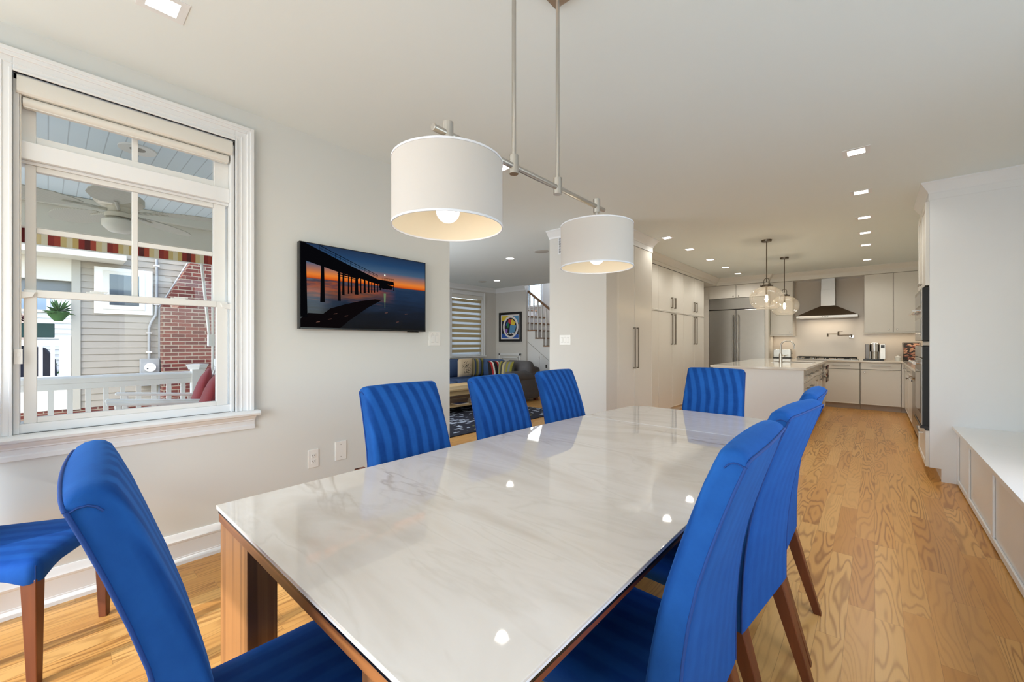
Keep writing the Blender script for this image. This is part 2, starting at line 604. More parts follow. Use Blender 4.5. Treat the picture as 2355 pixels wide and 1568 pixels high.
M = {}
M['floor'] = floor_mat()
M['wall'] = mat('warm_white_wall_paint', rgb(220, 222, 219), 0.75, noise=0.01, nscale=3)
M['wall_grey'] = mat('soft_grey_wall_paint', rgb(214, 212, 207), 0.75, noise=0.01, nscale=3)
M['ceiling'] = mat('flat_ceiling_paint', rgb(232, 240, 240), 0.9, noise=0.008, nscale=2)
M['trim'] = mat('white_trim_paint', rgb(232, 234, 235), 0.32, noise=0.006, nscale=8)
M['vinyl'] = mat('white_window_vinyl', rgb(228, 228, 225), 0.35, noise=0.006, nscale=8)
M['cab'] = mat('satin_white_cabinet_lacquer', rgb(222, 219, 212), 0.28, noise=0.006, nscale=6)
M['gap'] = mat('dark_shadow_gap', rgb(70, 66, 60), 0.8)
M['toe'] = mat('grey_toe_kick', rgb(178, 168, 158), 0.5)
M['quartz'] = mat('white_quartz_top', rgb(226, 222, 214), 0.08, noise=0.03, nscale=30)
M['quartz_back'] = mat('cream_quartz_worktop', rgb(222, 212, 196), 0.1, noise=0.03, nscale=30)
M['splash'] = mat('taupe_glass_backsplash', rgb(206, 196, 183), 0.2, noise=0.01, nscale=3)
M['steel'] = mat('brushed_stainless_steel', rgb(176, 174, 170), 0.3, 1.0, noise=0.04, nscale=12)
M['nickel'] = mat('brushed_nickel', rgb(190, 186, 180), 0.28, 1.0, noise=0.03, nscale=40)
M['chrome'] = mat('polished_chrome', rgb(225, 225, 228), 0.06, 1.0)
M['pull'] = mat('dark_brushed_nickel_pull', rgb(130, 122, 112), 0.32, 1.0, noise=0.03, nscale=40)
M['bronze'] = mat('bronze_metal', rgb(100, 90, 78), 0.3, 1.0)
M['black'] = mat('black_enamel', rgb(14, 14, 16), 0.25)
M['black_matt'] = mat('matt_black_iron', rgb(20, 20, 20), 0.6)
M['dark_glass'] = mat('dark_oven_glass', rgb(12, 16, 24), 0.05, spec=0.6)
M['hood'] = mat('hood_dark_steel', rgb(126, 112, 98), 0.35, 1.0)
M['marble'] = marble_mat()
M['edge'] = mat('polished_glass_edge', rgb(238, 240, 244), 0.15)
M['walnut'] = wood('walnut_veneer', rgb(106, 70, 42), rgb(152, 106, 64), 'z', 26, 0.38, 40, 16)
M['walnut_x'] = wood('walnut_rail_veneer', rgb(110, 66, 36), rgb(176, 116, 66), 'x', 14, 0.35, 16, 30)
M['walnut_y'] = wood('red_walnut_rail', rgb(92, 44, 26), rgb(128, 66, 40), 'y', 14, 0.35, 16, 30)
M['leg'] = wood('dark_stained_beech', rgb(92, 46, 24), rgb(116, 62, 32), 'z', 16, 0.35, 12, 10)
M['velvet'] = velvet('blue_velvet', rgb(14, 57, 122), rgb(38, 99, 177))
M['velvet_plain'] = velvet('blue_velvet_seat', rgb(14, 58, 132), rgb(34, 94, 176), 0.3, 90)
M['piping'] = mat('blue_velvet_piping', rgb(16, 62, 132), 0.8)
M['shade'] = shade_mat('white_linen_shade', rgb(204, 199, 194), rgb(250, 238, 226), 0.12)
M['shade_in'] = shade_mat('warm_shade_lining', rgb(244, 234, 212), rgb(250, 236, 210), 0.3)
M['bulb'] = emis('lit_frosted_bulb', (1.0, 0.93, 0.84, 1), 3.5)
M['filament'] = emis('lit_filament_bulb', (1.0, 0.75, 0.45, 1), 30)
M['can'] = emis('lit_downlight_lens', (1.0, 0.94, 0.86, 1), 5)
M['glass'] = glass_mat('clear_window_glass', (0.97, 0.98, 0.98, 1), 0.5)
M['globe'] = glass_mat('seeded_globe_glass', (0.97, 0.965, 0.95, 1), 0.5, 0.06, 0.09)
M['brick'] = brick_mat()
M['siding'] = mat('taupe_vinyl_siding', rgb(160, 151, 135), 0.55, noise=0.02, nscale=5)
M['siding_white'] = mat('pale_vinyl_siding', rgb(222, 222, 216), 0.55)
M['out_white'] = mat('outdoor_white_vinyl', rgb(240, 238, 232), 0.4)
M['out_cream'] = mat('outdoor_cream_trim', rgb(222, 217, 202), 0.5)
M['corner'] = mat('taupe_corner_board', rgb(178, 172, 156), 0.5)
M['bead'] = beadboard('porch_beadboard', rgb(226, 238, 244))
M['fan'] = mat('cream_fan_enamel', rgb(206, 198, 178), 0.4, noise=0.02)
M['rattan'] = stripe_fabric('woven_fan_blade', 'x', 60, [rgb(196, 192, 178), rgb(176, 172, 158)])
M['awning'] = stripe_fabric('plaid_awning_fabric', 'y', 2.6, [rgb(150, 34, 26), rgb(176, 62, 40), rgb(222, 196, 132), rgb(236, 222, 186), rgb(216, 184, 110), rgb(150, 30, 24), rgb(96, 20, 18), rgb(186, 70, 44), rgb(230, 206, 150), rgb(238, 226, 196)], space='World')
M['cushion'] = mat('maroon_cushion_fabric', rgb(150, 52, 52), 0.9, noise=0.06, nscale=20, sheen=0.2)
M['meter'] = mat('grey_meter_enclosure', rgb(150, 152, 150), 0.5, 0.0)
M['foliage'] = mat('green_foliage', rgb(52, 92, 40), 0.8, noise=0.3, nscale=12)
M['red_foliage'] = mat('dark_red_foliage', rgb(84, 36, 44), 0.8, noise=0.3, nscale=12)
M['grill'] = mat('charcoal_cover_fabric', rgb(52, 52, 66), 0.85, noise=0.1, nscale=6)
M['ground'] = mat('concrete_ground', rgb(186, 182, 170), 0.9, noise=0.08, nscale=2)
M['sofa_blue'] = mat('blue_sofa_cotton', rgb(62, 84, 122), 0.9, noise=0.08, nscale=7, bump=0.2)
M['sofa_grey'] = mat('grey_sofa_cotton', rgb(92, 90, 92), 0.9, noise=0.1, nscale=7, bump=0.2)
M['pine'] = wood('pale_oak_table', rgb(176, 148, 104), rgb(206, 180, 134), 'y', 8, 0.4, 12, 12)
M['oak_rail'] = wood('brown_oak_rail', rgb(112, 82, 56), rgb(146, 110, 78), 'x', 10, 0.4, 12, 14)
M['paper'] = mat('cream_paper', rgb(226, 216, 196), 0.8)
M['plate'] = mat('white_wall_plate', rgb(238, 238, 235), 0.3)
M['slot'] = mat('dark_slot', rgb(60, 58, 56), 0.6)
M['grey_line'] = mat('grey_switch_gap', rgb(170, 168, 164), 0.6)
M['shade_roll'] = mat('white_roller_shade', rgb(226, 223, 215), 0.6)
M['band'] = mat('beige_zebra_band', rgb(186, 170, 132), 0.85)
M['sheer'] = shade_mat('sheer_zebra_voile', rgb(236, 236, 232), rgb(245, 248, 250), 0.6)

# ------------------------------------------------------------------ dimensions
XL = -3.005      # dining left wall
ZC = 2.745       # ceiling
YB = 10.86       # kitchen back wall
XR = 1.15        # right wall

# ================================================================== THE SHELL
b = B(); b.box(-8.1, -3.105, 2.38, 9.7, -0.12, 0); b.box(-3.105, 1.35, -2.75, 11.1, -0.12, 0)
struct('floor', b, M['floor'])
b = B(); b.box(-8.1, -3.105, 2.38, 8.2, ZC, ZC + 0.12); b.box(-3.105, 1.35, -2.75, 11.1, ZC, ZC + 0.12); b.box(-6.0, -3.105, 8.2, 9.7, ZC, ZC+0.12)
struct('ceiling', b, M['ceiling'])
b = B(); b.box(-8.1, -6.0, 8.3, 9.7, 4.2, 4.3)
struct('ceiling_stairwell', b, M['ceiling'])
# left wall with window hole: Y -0.108..0.775, Z 0.84..2.53
WY0, WY1, WZ0, WZ1 = -0.108, 0.775, 0.84, 2.53
b = B()
b.box(XL - 0.12, XL, -2.75, WY0, 0, ZC); b.box(XL - 0.12, XL, WY1, 2.511, 0, ZC)
b.box(XL - 0.12, XL, WY0, WY1, 0, WZ0); b.box(XL - 0.12, XL, WY0, WY1, WZ1, ZC)
struct('wall_left', b, M['wall'])
# family room south wall (continues from the end of the dining wall) with a window hole for daylight
b = B(); b.box(-8.1, -6.7, 2.38, 2.511, 0, ZC); b.box(-4.1, XL - 0.12, 2.38, 2.511, 0, ZC); b.box(-6.7, -4.1, 2.38, 2.511, 0, 0.7); b.box(-6.7, -4.1, 2.38, 2.511, 2.35, ZC)
struct('wall_family_south', b, M['wall'])
# family room west wall with window Y 6.62..7.70, Z 0.93..2.52
FY0, FY1, FZ0, FZ1, XF = 6.62, 7.68, 0.93, 2.50, -7.85
b = B(); b.box(XF - 0.15, XF, 2.38, FY0, 0, ZC); b.box(XF - 0.15, XF, FY1, 9.7, 0, 4.2); b.box(XF - 0.15, XF, FY0, FY1, 0, FZ0); b.box(XF - 0.15, XF, FY0, FY1, FZ1, ZC)
b.box(XF - 0.15, XF, 8.2, 9.7, ZC, 4.2)
struct('wall_family_west', b, M['wall_grey'])
b = B(); b.box(XF, -6.77, 8.20, 8.30, 0, ZC); b.box(XF, -6.0, 8.20, 8.30, ZC + 0.12, 4.2)
struct('wall_family_north', b, M['wall_grey'])
# stairwell back wall with a window X -7.67..-7.20, Z 2.36..2.98
b = B(); b.box(XF, -7.70, 9.4, 9.5, 0, 4.2); b.box(-7.20, -3.1, 9.4, 9.5, 0, 4.2); b.box(-7.70, -7.20, 9.4, 9.5, 0, 2.36); b.box(-7.70, -7.20, 9.4, 9.5, 2.98, 4.2)
struct('wall_stairwell', b, M['wall_grey'])
# pillar wall block and the wall behind the pantry
b = B(); b.box(-3.262, -2.42, 4.45, 4.722, 0, ZC)
struct('wall_pillar', b, M['wall_grey'], label='grey white wall end between the family room opening and the tall kitchen cabinets')
b = B(); b.box(-3.262, -3.105, 4.722, 11.0, 0, ZC)
struct('wall_pantry_side', b, M['wall_grey'])
b = B(); b.box(-3.262, 1.35, YB, YB + 0.12, 0, ZC)
struct('wall_kitchen_back', b, M['wall_grey'])
# right wall with window over the bench (outside the frame)
b = B(); b.box(XR, XR + 0.15, -2.75, 0.6, 0, ZC); b.box(XR, XR + 0.15, 3.2, YB, 0, ZC); b.box(XR, XR + 0.15, 0.6, 3.2, 0, 0.9); b.box(XR, XR + 0.15, 0.6, 3.2, 2.25, ZC)
struct('wall_right', b, M['wall'])
# south wall with the wide glazed door opening X -2.95..0.25, Z 0..2.35
b = B(); b.box(-3.105, -2.95, -2.75, -2.6, 0, ZC); b.box(0.25, XR, -2.75, -2.6, 0, ZC); b.box(-2.95, 0.25, -2.75, -2.6, 2.35, ZC)
struct('wall_south', b, M['wall'])

# ---- mouldings
def base_profile(h=0.172):
    return [(0, 0), (0.032, 0), (0.032, 0.018), (0.024, 0.030), (0.018, 0.034), (0.018, h - 0.052), (0.024, h - 0.046), (0.026, h - 0.036), (0.018, h - 0.026), (0.014, h - 0.012), (0.006, h), (0, h)]
b = B()
pf = [(XL + u, z) for u, z in base_profile()]
b.prism(pf, 'y', -2.6, 2.511)
b.box(XL, XL + 0.02, -2.6, 2.511, 0.03, 0.04)
struct('baseboard_left', b, M['trim'], smooth=30)
b = B()
b.prism([(4.45 - u, z) for u, z in base_profile()], 'x', -3.262, -2.42)
struct('baseboard_pillar', b, M['trim'], smooth=30)
b = B(); b.box(XF, -6.77, 8.18, 8.20, 0, 0.14); struct('baseboard_family_north', b, M['trim'])

def crown(b, poly_ax, wallpos, out, a, c, drop=0.115, proj=0.085, ma=0, mc=0, ztop=ZC):
    """crown moulding along the other axis; ma / mc = +1 outer mitre, -1 inner mitre at the ends a / c"""
    k = proj / 0.085
    pr_ = [(0, 0), (proj, 0), (proj, -0.012), (proj - 0.012*k, -0.02), (proj - 0.022*k, -0.034), (0.045*k, -0.055), (0.022*k, -0.078), (0.014*k, -0.094), (0.014*k, -drop), (0, -drop)]
    R1, R2 = [], []
    for u, z in pr_:
        w = wallpos + out * u
        for R_, e_ in ((R1, a - ma * u), (R2, c + mc * u)):
            R_.append((w, e_, ztop + z) if poly_ax == 'x' else (e_, w, ztop + z))
    b.loft([R1, R2])
    return b
b = B(); crown(b, 'x', XF, 1, 2.6, 8.2, mc=-1); crown(b, 'y', 8.2, -1, XF, -6.77, ma=-1)
struct('trim_family_crown', b, M['trim'], smooth=35)
# pillar + tall cabinet crown
b = B(); crown(b, 'y', 4.45, -1, -3.262, -2.42, 0.10, mc=1); crown(b, 'x', -2.42, 1, 4.45, 5.81, 0.10, ma=1, mc=0.5)
b.box(-2.42, -2.412, 4.722, 5.81, 2.575, 2.66)
struct('trim_pillar_crown', b, M['trim'], smooth=35)
b = B(); crown(b, 'x', -2.75, 1, 5.815, 10.30, 0.10, mc=-1); b.box(-3.105, -2.745, 9.34, 10.30, 2.585, ZC - 0.001)
b.box(-2.75, -2.744, 5.82, 9.34, 2.585, 2.66)
crown(b, 'y', 10.30, -1, -2.75, -1.72, 0.10, ma=-1, mc=1); b.box(-3.0, -1.72, 10.295, 10.86, 2.585, ZC - 0.001)
crown(b, 'x', -1.72, 1, 10.30, 10.48, 0.10, ma=1, mc=-1)
crown(b, 'y', 10.48, -1, -1.72, 0.95, 0.10, ma=-1); b.box(-1.72, XR, 10.475, 10.86, 2.585, ZC - 0.001)
struct('trim_kitchen_crown', b, M['cab'], smooth=35)
b = B(); crown(b, 'y', 5.40, -1, 0.379, XR, 0.10, 0.06, ma=1); crown(b, 'x', 0.379, -1, 5.40, 6.3, 0.10, 0.06, ma=1)
b.box(0.372, XR, 5.394, 5.40, 2.585, 2.66)
b.box(0.379, XR, 5.40, 6.3, 2.588, ZC - 0.001)
struct('trim_tower_crown', b, M['trim'], smooth=35)
# wainscot frame under the art and stair stringer panel
b = B()
for x0, x1, z0, z1 in ((-7.72, -6.93, 0.93, 0.985), (-7.72, -7.67, 0.2, 0.985), (-6.98, -6.93, 0.2, 0.985), (-7.62, -7.03, 0.86, 0.885), (-7.62, -7.60, 0.3, 0.885), (-7.05, -7.03, 0.3, 0.885)):
    b.box(x0, x1, 8.175, 8.205, z0, z1)
struct('trim_wainscot', b, M['trim'], bevel=0.004)

# ================================================================== WINDOW (left wall)
win = thing('window', 'white double hung window with transom in the dining room left wall', 'window', (XL, (WY0 + WY1) / 2, WZ0))
win['kind'] = 'structure'; win.name = 'window_1'
cw = 0.10
def casing(b, x, y0, y1, z0, z1, w, out=1):
    """stepped flat casing around the opening, left/right/top"""
    for (a0, a1, t) in ((0, w, 0.018), (0.62 * w, w, 0.028), (0.80 * w, w, 0.036), (0.0, 0.12 * w, 0.024), (0.30 * w, 0.36 * w, 0.021)):
        b.box(x, x + out*t, y0 - a1, y0 - a0, z0, z1 + a1)
        b.box(x, x + out*t, y1 + a0, y1 + a1, z0, z1 + a1)
        b.box(x, x + out*t, y0 - a0, y1 + a0, z1 + a0, z1 + a1)
b = B(); casing(b, XL, WY0, WY1, WZ0, WZ1, cw)
obj('window_casing', b, M['trim'], win, bevel=0.003)
b = B()
sy0, sy1 = WY0 - 0.135, WY1 + 0.127
b.prism([(XL - 0.06, 0.806), (XL + 0.055, 0.806), (XL + 0.066, 0.812), (XL + 0.070, 0.824), (XL + 0.062, 0.836), (XL + 0.05, 0.84), (XL - 0.06, 0.84)], 'y', sy0, sy1)
obj('window_sill', b, M['trim'], win, smooth=40)
b = B()
ap = [(XL, 0.722), (XL + 0.020, 0.722), (XL + 0.020, 0.742), (XL + 0.014, 0.748), (XL + 0.016, 0.772), (XL + 0.026, 0.776), (XL + 0.026, 0.782), (XL + 0.034, 0.790), (XL + 0.046, 0.798), (XL + 0.050, 0.806), (XL, 0.806)]
b.prism(ap, 'y', sy0 + 0.02, sy1 - 0.02)
obj('window_apron', b, M['trim'], win, smooth=30)
# frame (jambs), transom bar
b = B()
xo, xi = XL - 0.13, XL
b.box(xo, xi, WY0, WY0 + 0.02, WZ0, WZ1); b.box(xo, xi, WY1 - 0.02, WY1, WZ0, WZ1)
b.box(xo, xi, WY0, WY1, WZ1 - 0.03, WZ1); b.box(xo, xi - 0.01, WY0, WY1, WZ0, WZ0 + 0.045)
b.box(xo, XL - 0.018, WY0 + 0.02, WY1 - 0.02, 2.145, 2.228)
b.box(xo, XL - 0.045, WY0 + 0.02, WY1 - 0.02, 2.13, 2.145)
obj('window_frame', b, M['trim'], win, bevel=0.003)
def sash(name, x0, x1, y0, y1, z0, z1, gy0, gy1, gz0, gz1, muntins_y=(), muntins_z=(), mw=0.026):
    b = B()
    b.box(x0, x1, y0, gy0, z0, z1); b.box(x0, x1, gy1, y1, z0, z1)
    b.box(x0, x1, gy0, gy1, z0, gz0); b.box(x0, x1, gy0, gy1, gz1, z1)
    for my in muntins_y:
        b.box(x0 + 0.012, x1 - 0.006, my - mw/2, my + mw/2, gz0, gz1)
    for mz in muntins_z:
        b.box(x0 + 0.014, x1 - 0.008, gy0, gy1, mz - mw/2, mz + mw/2)
    s = obj(name, b, M['vinyl'], win, bevel=0.003)
    g = B(); xm = (x0 + x1) / 2
    g.box(xm - 0.002, xm + 0.002, gy0 - 0.005, gy1 + 0.005, gz0 - 0.005, gz1 + 0.005)
    obj('pane', g, M['glass'], s)
    return s
sash('transom_sash', XL - 0.09, XL - 0.05, WY0 + 0.02, WY1 - 0.02, 2.228, 2.50, -0.037, 0.680, 2.27, 2.43, (0.320,))
sash('upper_sash', XL - 0.092, XL - 0.055, WY0 + 0.035, WY1 - 0.035, 1.50, 2.13, -0.037, 0.678, 1.528, 2.103, (0.320,), (1.818,))
sl = sash('lower_sash', XL - 0.05, XL - 0.018, WY0 + 0.032, WY1 - 0.032, 0.885, 1.524, -0.034, 0.685, 0.912, 1.488)
b = B()
for yy, yw in ((-0.108, 0.035), (0.735, 0.035)):
    b.prism([(yy + (0 if yy < 0 else 0), 1.512), (yy + 0.07 if yy < 0 else yy - 0.03, 1.512), (yy + 0.06 if yy < 0 else yy - 0.02, 1.488), (yy + 0.02 if yy < 0 else yy + 0.01, 1.478), (yy, 1.478)] if yy < 0 else [(0.765, 1.512), (0.705, 1.512), (0.712, 1.490), (0.74, 1.478), (0.765, 1.478)], 'x', XL - 0.02, XL - 0.006)
obj('tilt_latch', b, M['vinyl'], sl, bevel=0.002)
for yy in (0.16, 0.50):
    b = B(); b.box(XL - 0.05, XL - 0.03, yy - 0.03, yy + 0.035, 1.524, 1.531); b.box(XL - 0.046, XL - 0.034, yy - 0.015, yy + 0.05, 1.531, 1.538)
    obj('sash_lock', b, M['vinyl'], sl, bevel=0.002)
# roller shade cassette
rs = thing('roller_shade', 'white roller shade cassette rolled up at the top of the dining window', 'window shade', (XL, 0.33, 2.40))
b = B(); b.prism([(XL - 0.05, 2.522), (XL + 0.010, 2.522), (XL + 0.014, 2.515), (XL + 0.014, 2.446), (XL + 0.006, 2.438), (XL - 0.05, 2.438)], 'y', WY0 + 0.012, WY1 - 0.012)
obj('cassette', b, M['shade_roll'], rs, smooth=30)
b = B(); b.cone((XL - 0.022, WY0 + 0.03, 2.412), (XL - 0.022, WY1 - 0.03, 2.412), 0.024, n=20)
b.box(XL - 0.034, XL - 0.010, WY0 + 0.032, WY1 - 0.032, 2.386, 2.398)
obj('rolled_fabric', b, M['shade_roll'], rs, smooth=40)
b = B(); b.tube([(XL - 0.004, WY0 + 0.014, 2.44), (XL - 0.004, WY0 + 0.014, 1.22)], 0.0022, 6); b.tube([(XL - 0.004, WY0 + 0.024, 2.44), (XL - 0.004, WY0 + 0.024, 1.22)], 0.0022, 6)
obj('cord', b, M['shade_roll'], rs)
b = B(); b.box(XL - 0.010, XL + 0.006, WY0 + 0.004, WY0 + 0.030, 1.17, 1.24); b.box(XL + 0.006, XL + 0.0075, WY0 + 0.011, WY0 + 0.023, 1.205, 1.225)
obj('cord_clip', b, M['plate'], rs, bevel=0.002)

# south glazed door and east window frames (behind the camera / outside the frame)
dr = thing('door_1', 'wide glazed sliding door in the south wall', 'door', (-1.35, -2.67, 0)); dr['kind'] = 'structure'
b = B()
for x in (-2.95, -1.90, -0.84, 0.19):
    b.box(x, x + 0.06, -2.71, -2.65, 0, 2.35)
b.box(-2.95, 0.25, -2.71, -2.65, 2.28, 2.35); b.box(-2.95, 0.25, -2.71, -2.65, 0, 0.08)
obj('door_frame', b, M['trim'], dr)
wd = thing('window_2', 'wide window over the white bench', 'window', (XR + 0.1, 1.9, 0.9)); wd['kind'] = 'structure'
b = B()
for y in (0.6, 1.87, 3.14):
    b.box(XR + 0.05, XR + 0.10, y, y + 0.06, 0.9, 2.25)
b.box(XR + 0.05, XR + 0.10, 0.6, 3.2, 0.9, 0.96); b.box(XR + 0.05, XR + 0.10, 0.6, 3.2, 2.19, 2.25)
obj('window_frame', b, M['trim'], wd)

# ================================================================== RECESSED LIGHTS
def downlight(x, y, label, round_=False, energy=7.0, r=0.055, color=(1, 0.95, 0.86)):
    t = thing('recessed_light', label, 'ceiling light', (x, y, ZC), 0, 'recessed ceiling lights')
    b = B()
    if round_:
        b.lathe([(r + 0.012, 0.0), (r + 0.028, 0.0), (r + 0.028, -0.004), (r + 0.012, -0.005), (r + 0.012, 0.0)], (x, y, ZC), 28, cap=False)
    else:
        o, i = 0.082, 0.053
        for q in ((-o, o, -o, -i), (-o, o, i, o), (-o, -i, -i, i), (i, o, -i, i)):
            b.box(x + q[0], x + q[1], y + q[2], y + q[3], ZC - 0.003, ZC)
    obj('trim_ring', b, M['trim'], t)
    b = B()
    if round_:
        b.cone((x, y, ZC - 0.0025), (x, y, ZC - 0.001), r + 0.012, n=28)
    else:
        b.box(x - 0.053, x + 0.053, y - 0.053, y + 0.053, ZC - 0.0022, ZC - 0.001)
    obj('lens', b, M['can'], t)
    l = light('downlight_beam', 'SPOT', (x, y, ZC - 0.012), energy, color, (0, 0, 0), spread=math.radians(156), radius=0.05)
    return t
ROW = ['at the top left above the dining window', 'peeking out behind the larger drum lamp shade', 'closest to the camera in the aisle row', 'second down the aisle row', 'third down the aisle row', 'fourth down the aisle row', 'fifth down the aisle row', 'last in the aisle row before the range wall',
       'first beside the tall cabinets', 'second beside the tall cabinets', 'third beside the tall cabinets', 'fourth beside the tall cabinets', 'last beside the tall cabinets near the fridge']
pos = [(-2.325, 0.333), (-2.35, 2.53), (-0.108, 4.138), (-0.102, 5.281), (-0.095, 6.372), (-0.096, 7.261), (-0.103, 8.169), (-0.104, 9.638),
       (-2.19, 5.77), (-2.19, 6.713), (-2.19, 7.792), (-2.19, 8.794), (-2.19, 9.753)]
for i, (x, y) in enumerate(pos):
    downlight(x, y, 'lit square recessed ceiling light, ' + ROW[i], energy=3.5 if i < 3 else (10 if i == 8 else 20))
downlight(-0.10, 0.40, 'added square recessed ceiling light, out of view over the camera side of the dining table', energy=3.0)  # added downlight out of view, kept for the light it gives
downlight(-4.779, 5.355, 'lit round recessed light, nearer one in the family room ceiling', True, 12, 0.06)
downlight(-6.716, 7.06, 'lit round recessed light, farther one in the family room ceiling', True, 12, 0.06)
for x, y, r, lb in ((-4.036, 5.282, 0.115, 'round white ceiling speaker beside the wall pillar'), (-7.1, 6.95, 0.10, 'round white ceiling speaker near the family room window')):
    b = B(); b.cone((x, y, ZC - 0.006), (x, y, ZC), r, r + 0.004, 32)
    for k in range(3):
        b.lathe([(r * (0.9 - k * 0.2), -0.0075), (r * (0.9 - k * 0.2) + 0.004, -0.006)], (x, y, ZC), 28, cap=False)
    o = obj('ceiling_speaker', b, mat('speaker_grille', rgb(196, 194, 188), 0.8, noise=0.05, nscale=200), None, smooth=30)
    tag(o, lb, 'speaker', 'ceiling speakers')

# ================================================================== DINING TABLE
dt = thing('dining_table', 'long extendable dining table with polished cream marble top and walnut legs', 'table', (-0.98, 1.4, 0))
TT = 0.76
main = [(-1.551, 0.350), (-0.398, 0.350), (-0.396, 1.23), (-0.409, 1.90), (-0.445, 2.472), (-1.530, 2.472), (-1.560, 1.90), (-1.561, 1.28)]
leaf = [(-0.449, 2.484), (-0.543, 3.150), (-0.60, 3.172), (-1.0, 3.195), (-1.38, 3.190), (-1.455, 3.165), (-1.480, 3.08), (-1.528, 2.484)]
def inset(poly, d):
    cx = sum(p[0] for p in poly) / len(poly); cy = sum(p[1] for p in poly) / len(poly)
    out = []
    for x, y in poly:
        out.append((x - math.copysign(min(d, abs(x - cx)), x - cx), y - math.copysign(min(d, abs(y - cy)), y - cy)))
    return out
b = B(); b.prism(main, 'z', TT - 0.006, TT)
tp = obj('table_top', b, M['marble'], dt, bevel=0.0012)
b = B(); b.prism(inset(main, -0.0008), 'z', TT - 0.0125, TT - 0.0062)
obj('top_edge', b, M['edge'], tp, bevel=0.001)
b = B(); b.prism(leaf, 'z', TT - 0.006, TT)
lf = obj('extension_leaf', b, M['marble'], dt, bevel=0.0012)
b = B(); b.prism(inset(leaf, -0.0008), 'z', TT - 0.0125, TT - 0.0062); b.box(-1.528, -0.447, 2.4725, 2.4835, TT - 0.012, TT - 0.0006)
obj('leaf_edge', b, M['edge'], lf, bevel=0.001)
b = B(); b.prism(inset(main, 0.005), 'z', TT - 0.024, TT - 0.0127); b.prism(inset(leaf, 0.005), 'z', TT - 0.024, TT - 0.0127)
obj('sub_frame', b, M['black'], dt)
b = B()
b.box(-1.545, -0.404, 0.356, 0.396, TT - 0.052, TT - 0.0245)
b.box(-1.10, -0.90, 0.5, 2.9, TT - 0.06, TT - 0.0245)
b.box(-1.45, -0.55, 2.40, 2.44, TT - 0.052, TT - 0.0245)
obj('end_rail', b, M['walnut_x'], dt, bevel=0.002)
for x_ in (-1.535, -0.449):
    b = B(); b.box(x_, x_ + 0.035, 0.396, 2.40, TT - 0.052, TT - 0.0245)
    obj('side_rail', b, M['walnut_y'], dt, bevel=0.002)
b = B(); b.box(-1.655, -1.530, 0.862, 0.885, TT - 0.045, TT - 0.0245); b.box(-1.655, -1.640, 0.862, 0.905, TT - 0.045, TT - 0.0245)
obj('pull_handle_frame', b, M['walnut_y'], dt, bevel=0.002)
for (x0, x1, y0, y1) in ((-1.543, -1.283, 0.360, 0.437), (-0.666, -0.406, 0.360, 0.437), (-1.43, -1.20, 3.00, 3.07), (-0.70, -0.50, 3.00, 3.07)):
    b = B(); b.box(x0, x1, y0, y1, 0, TT - 0.053)
    obj('leg', b, M['walnut'], dt, bevel=0.003)

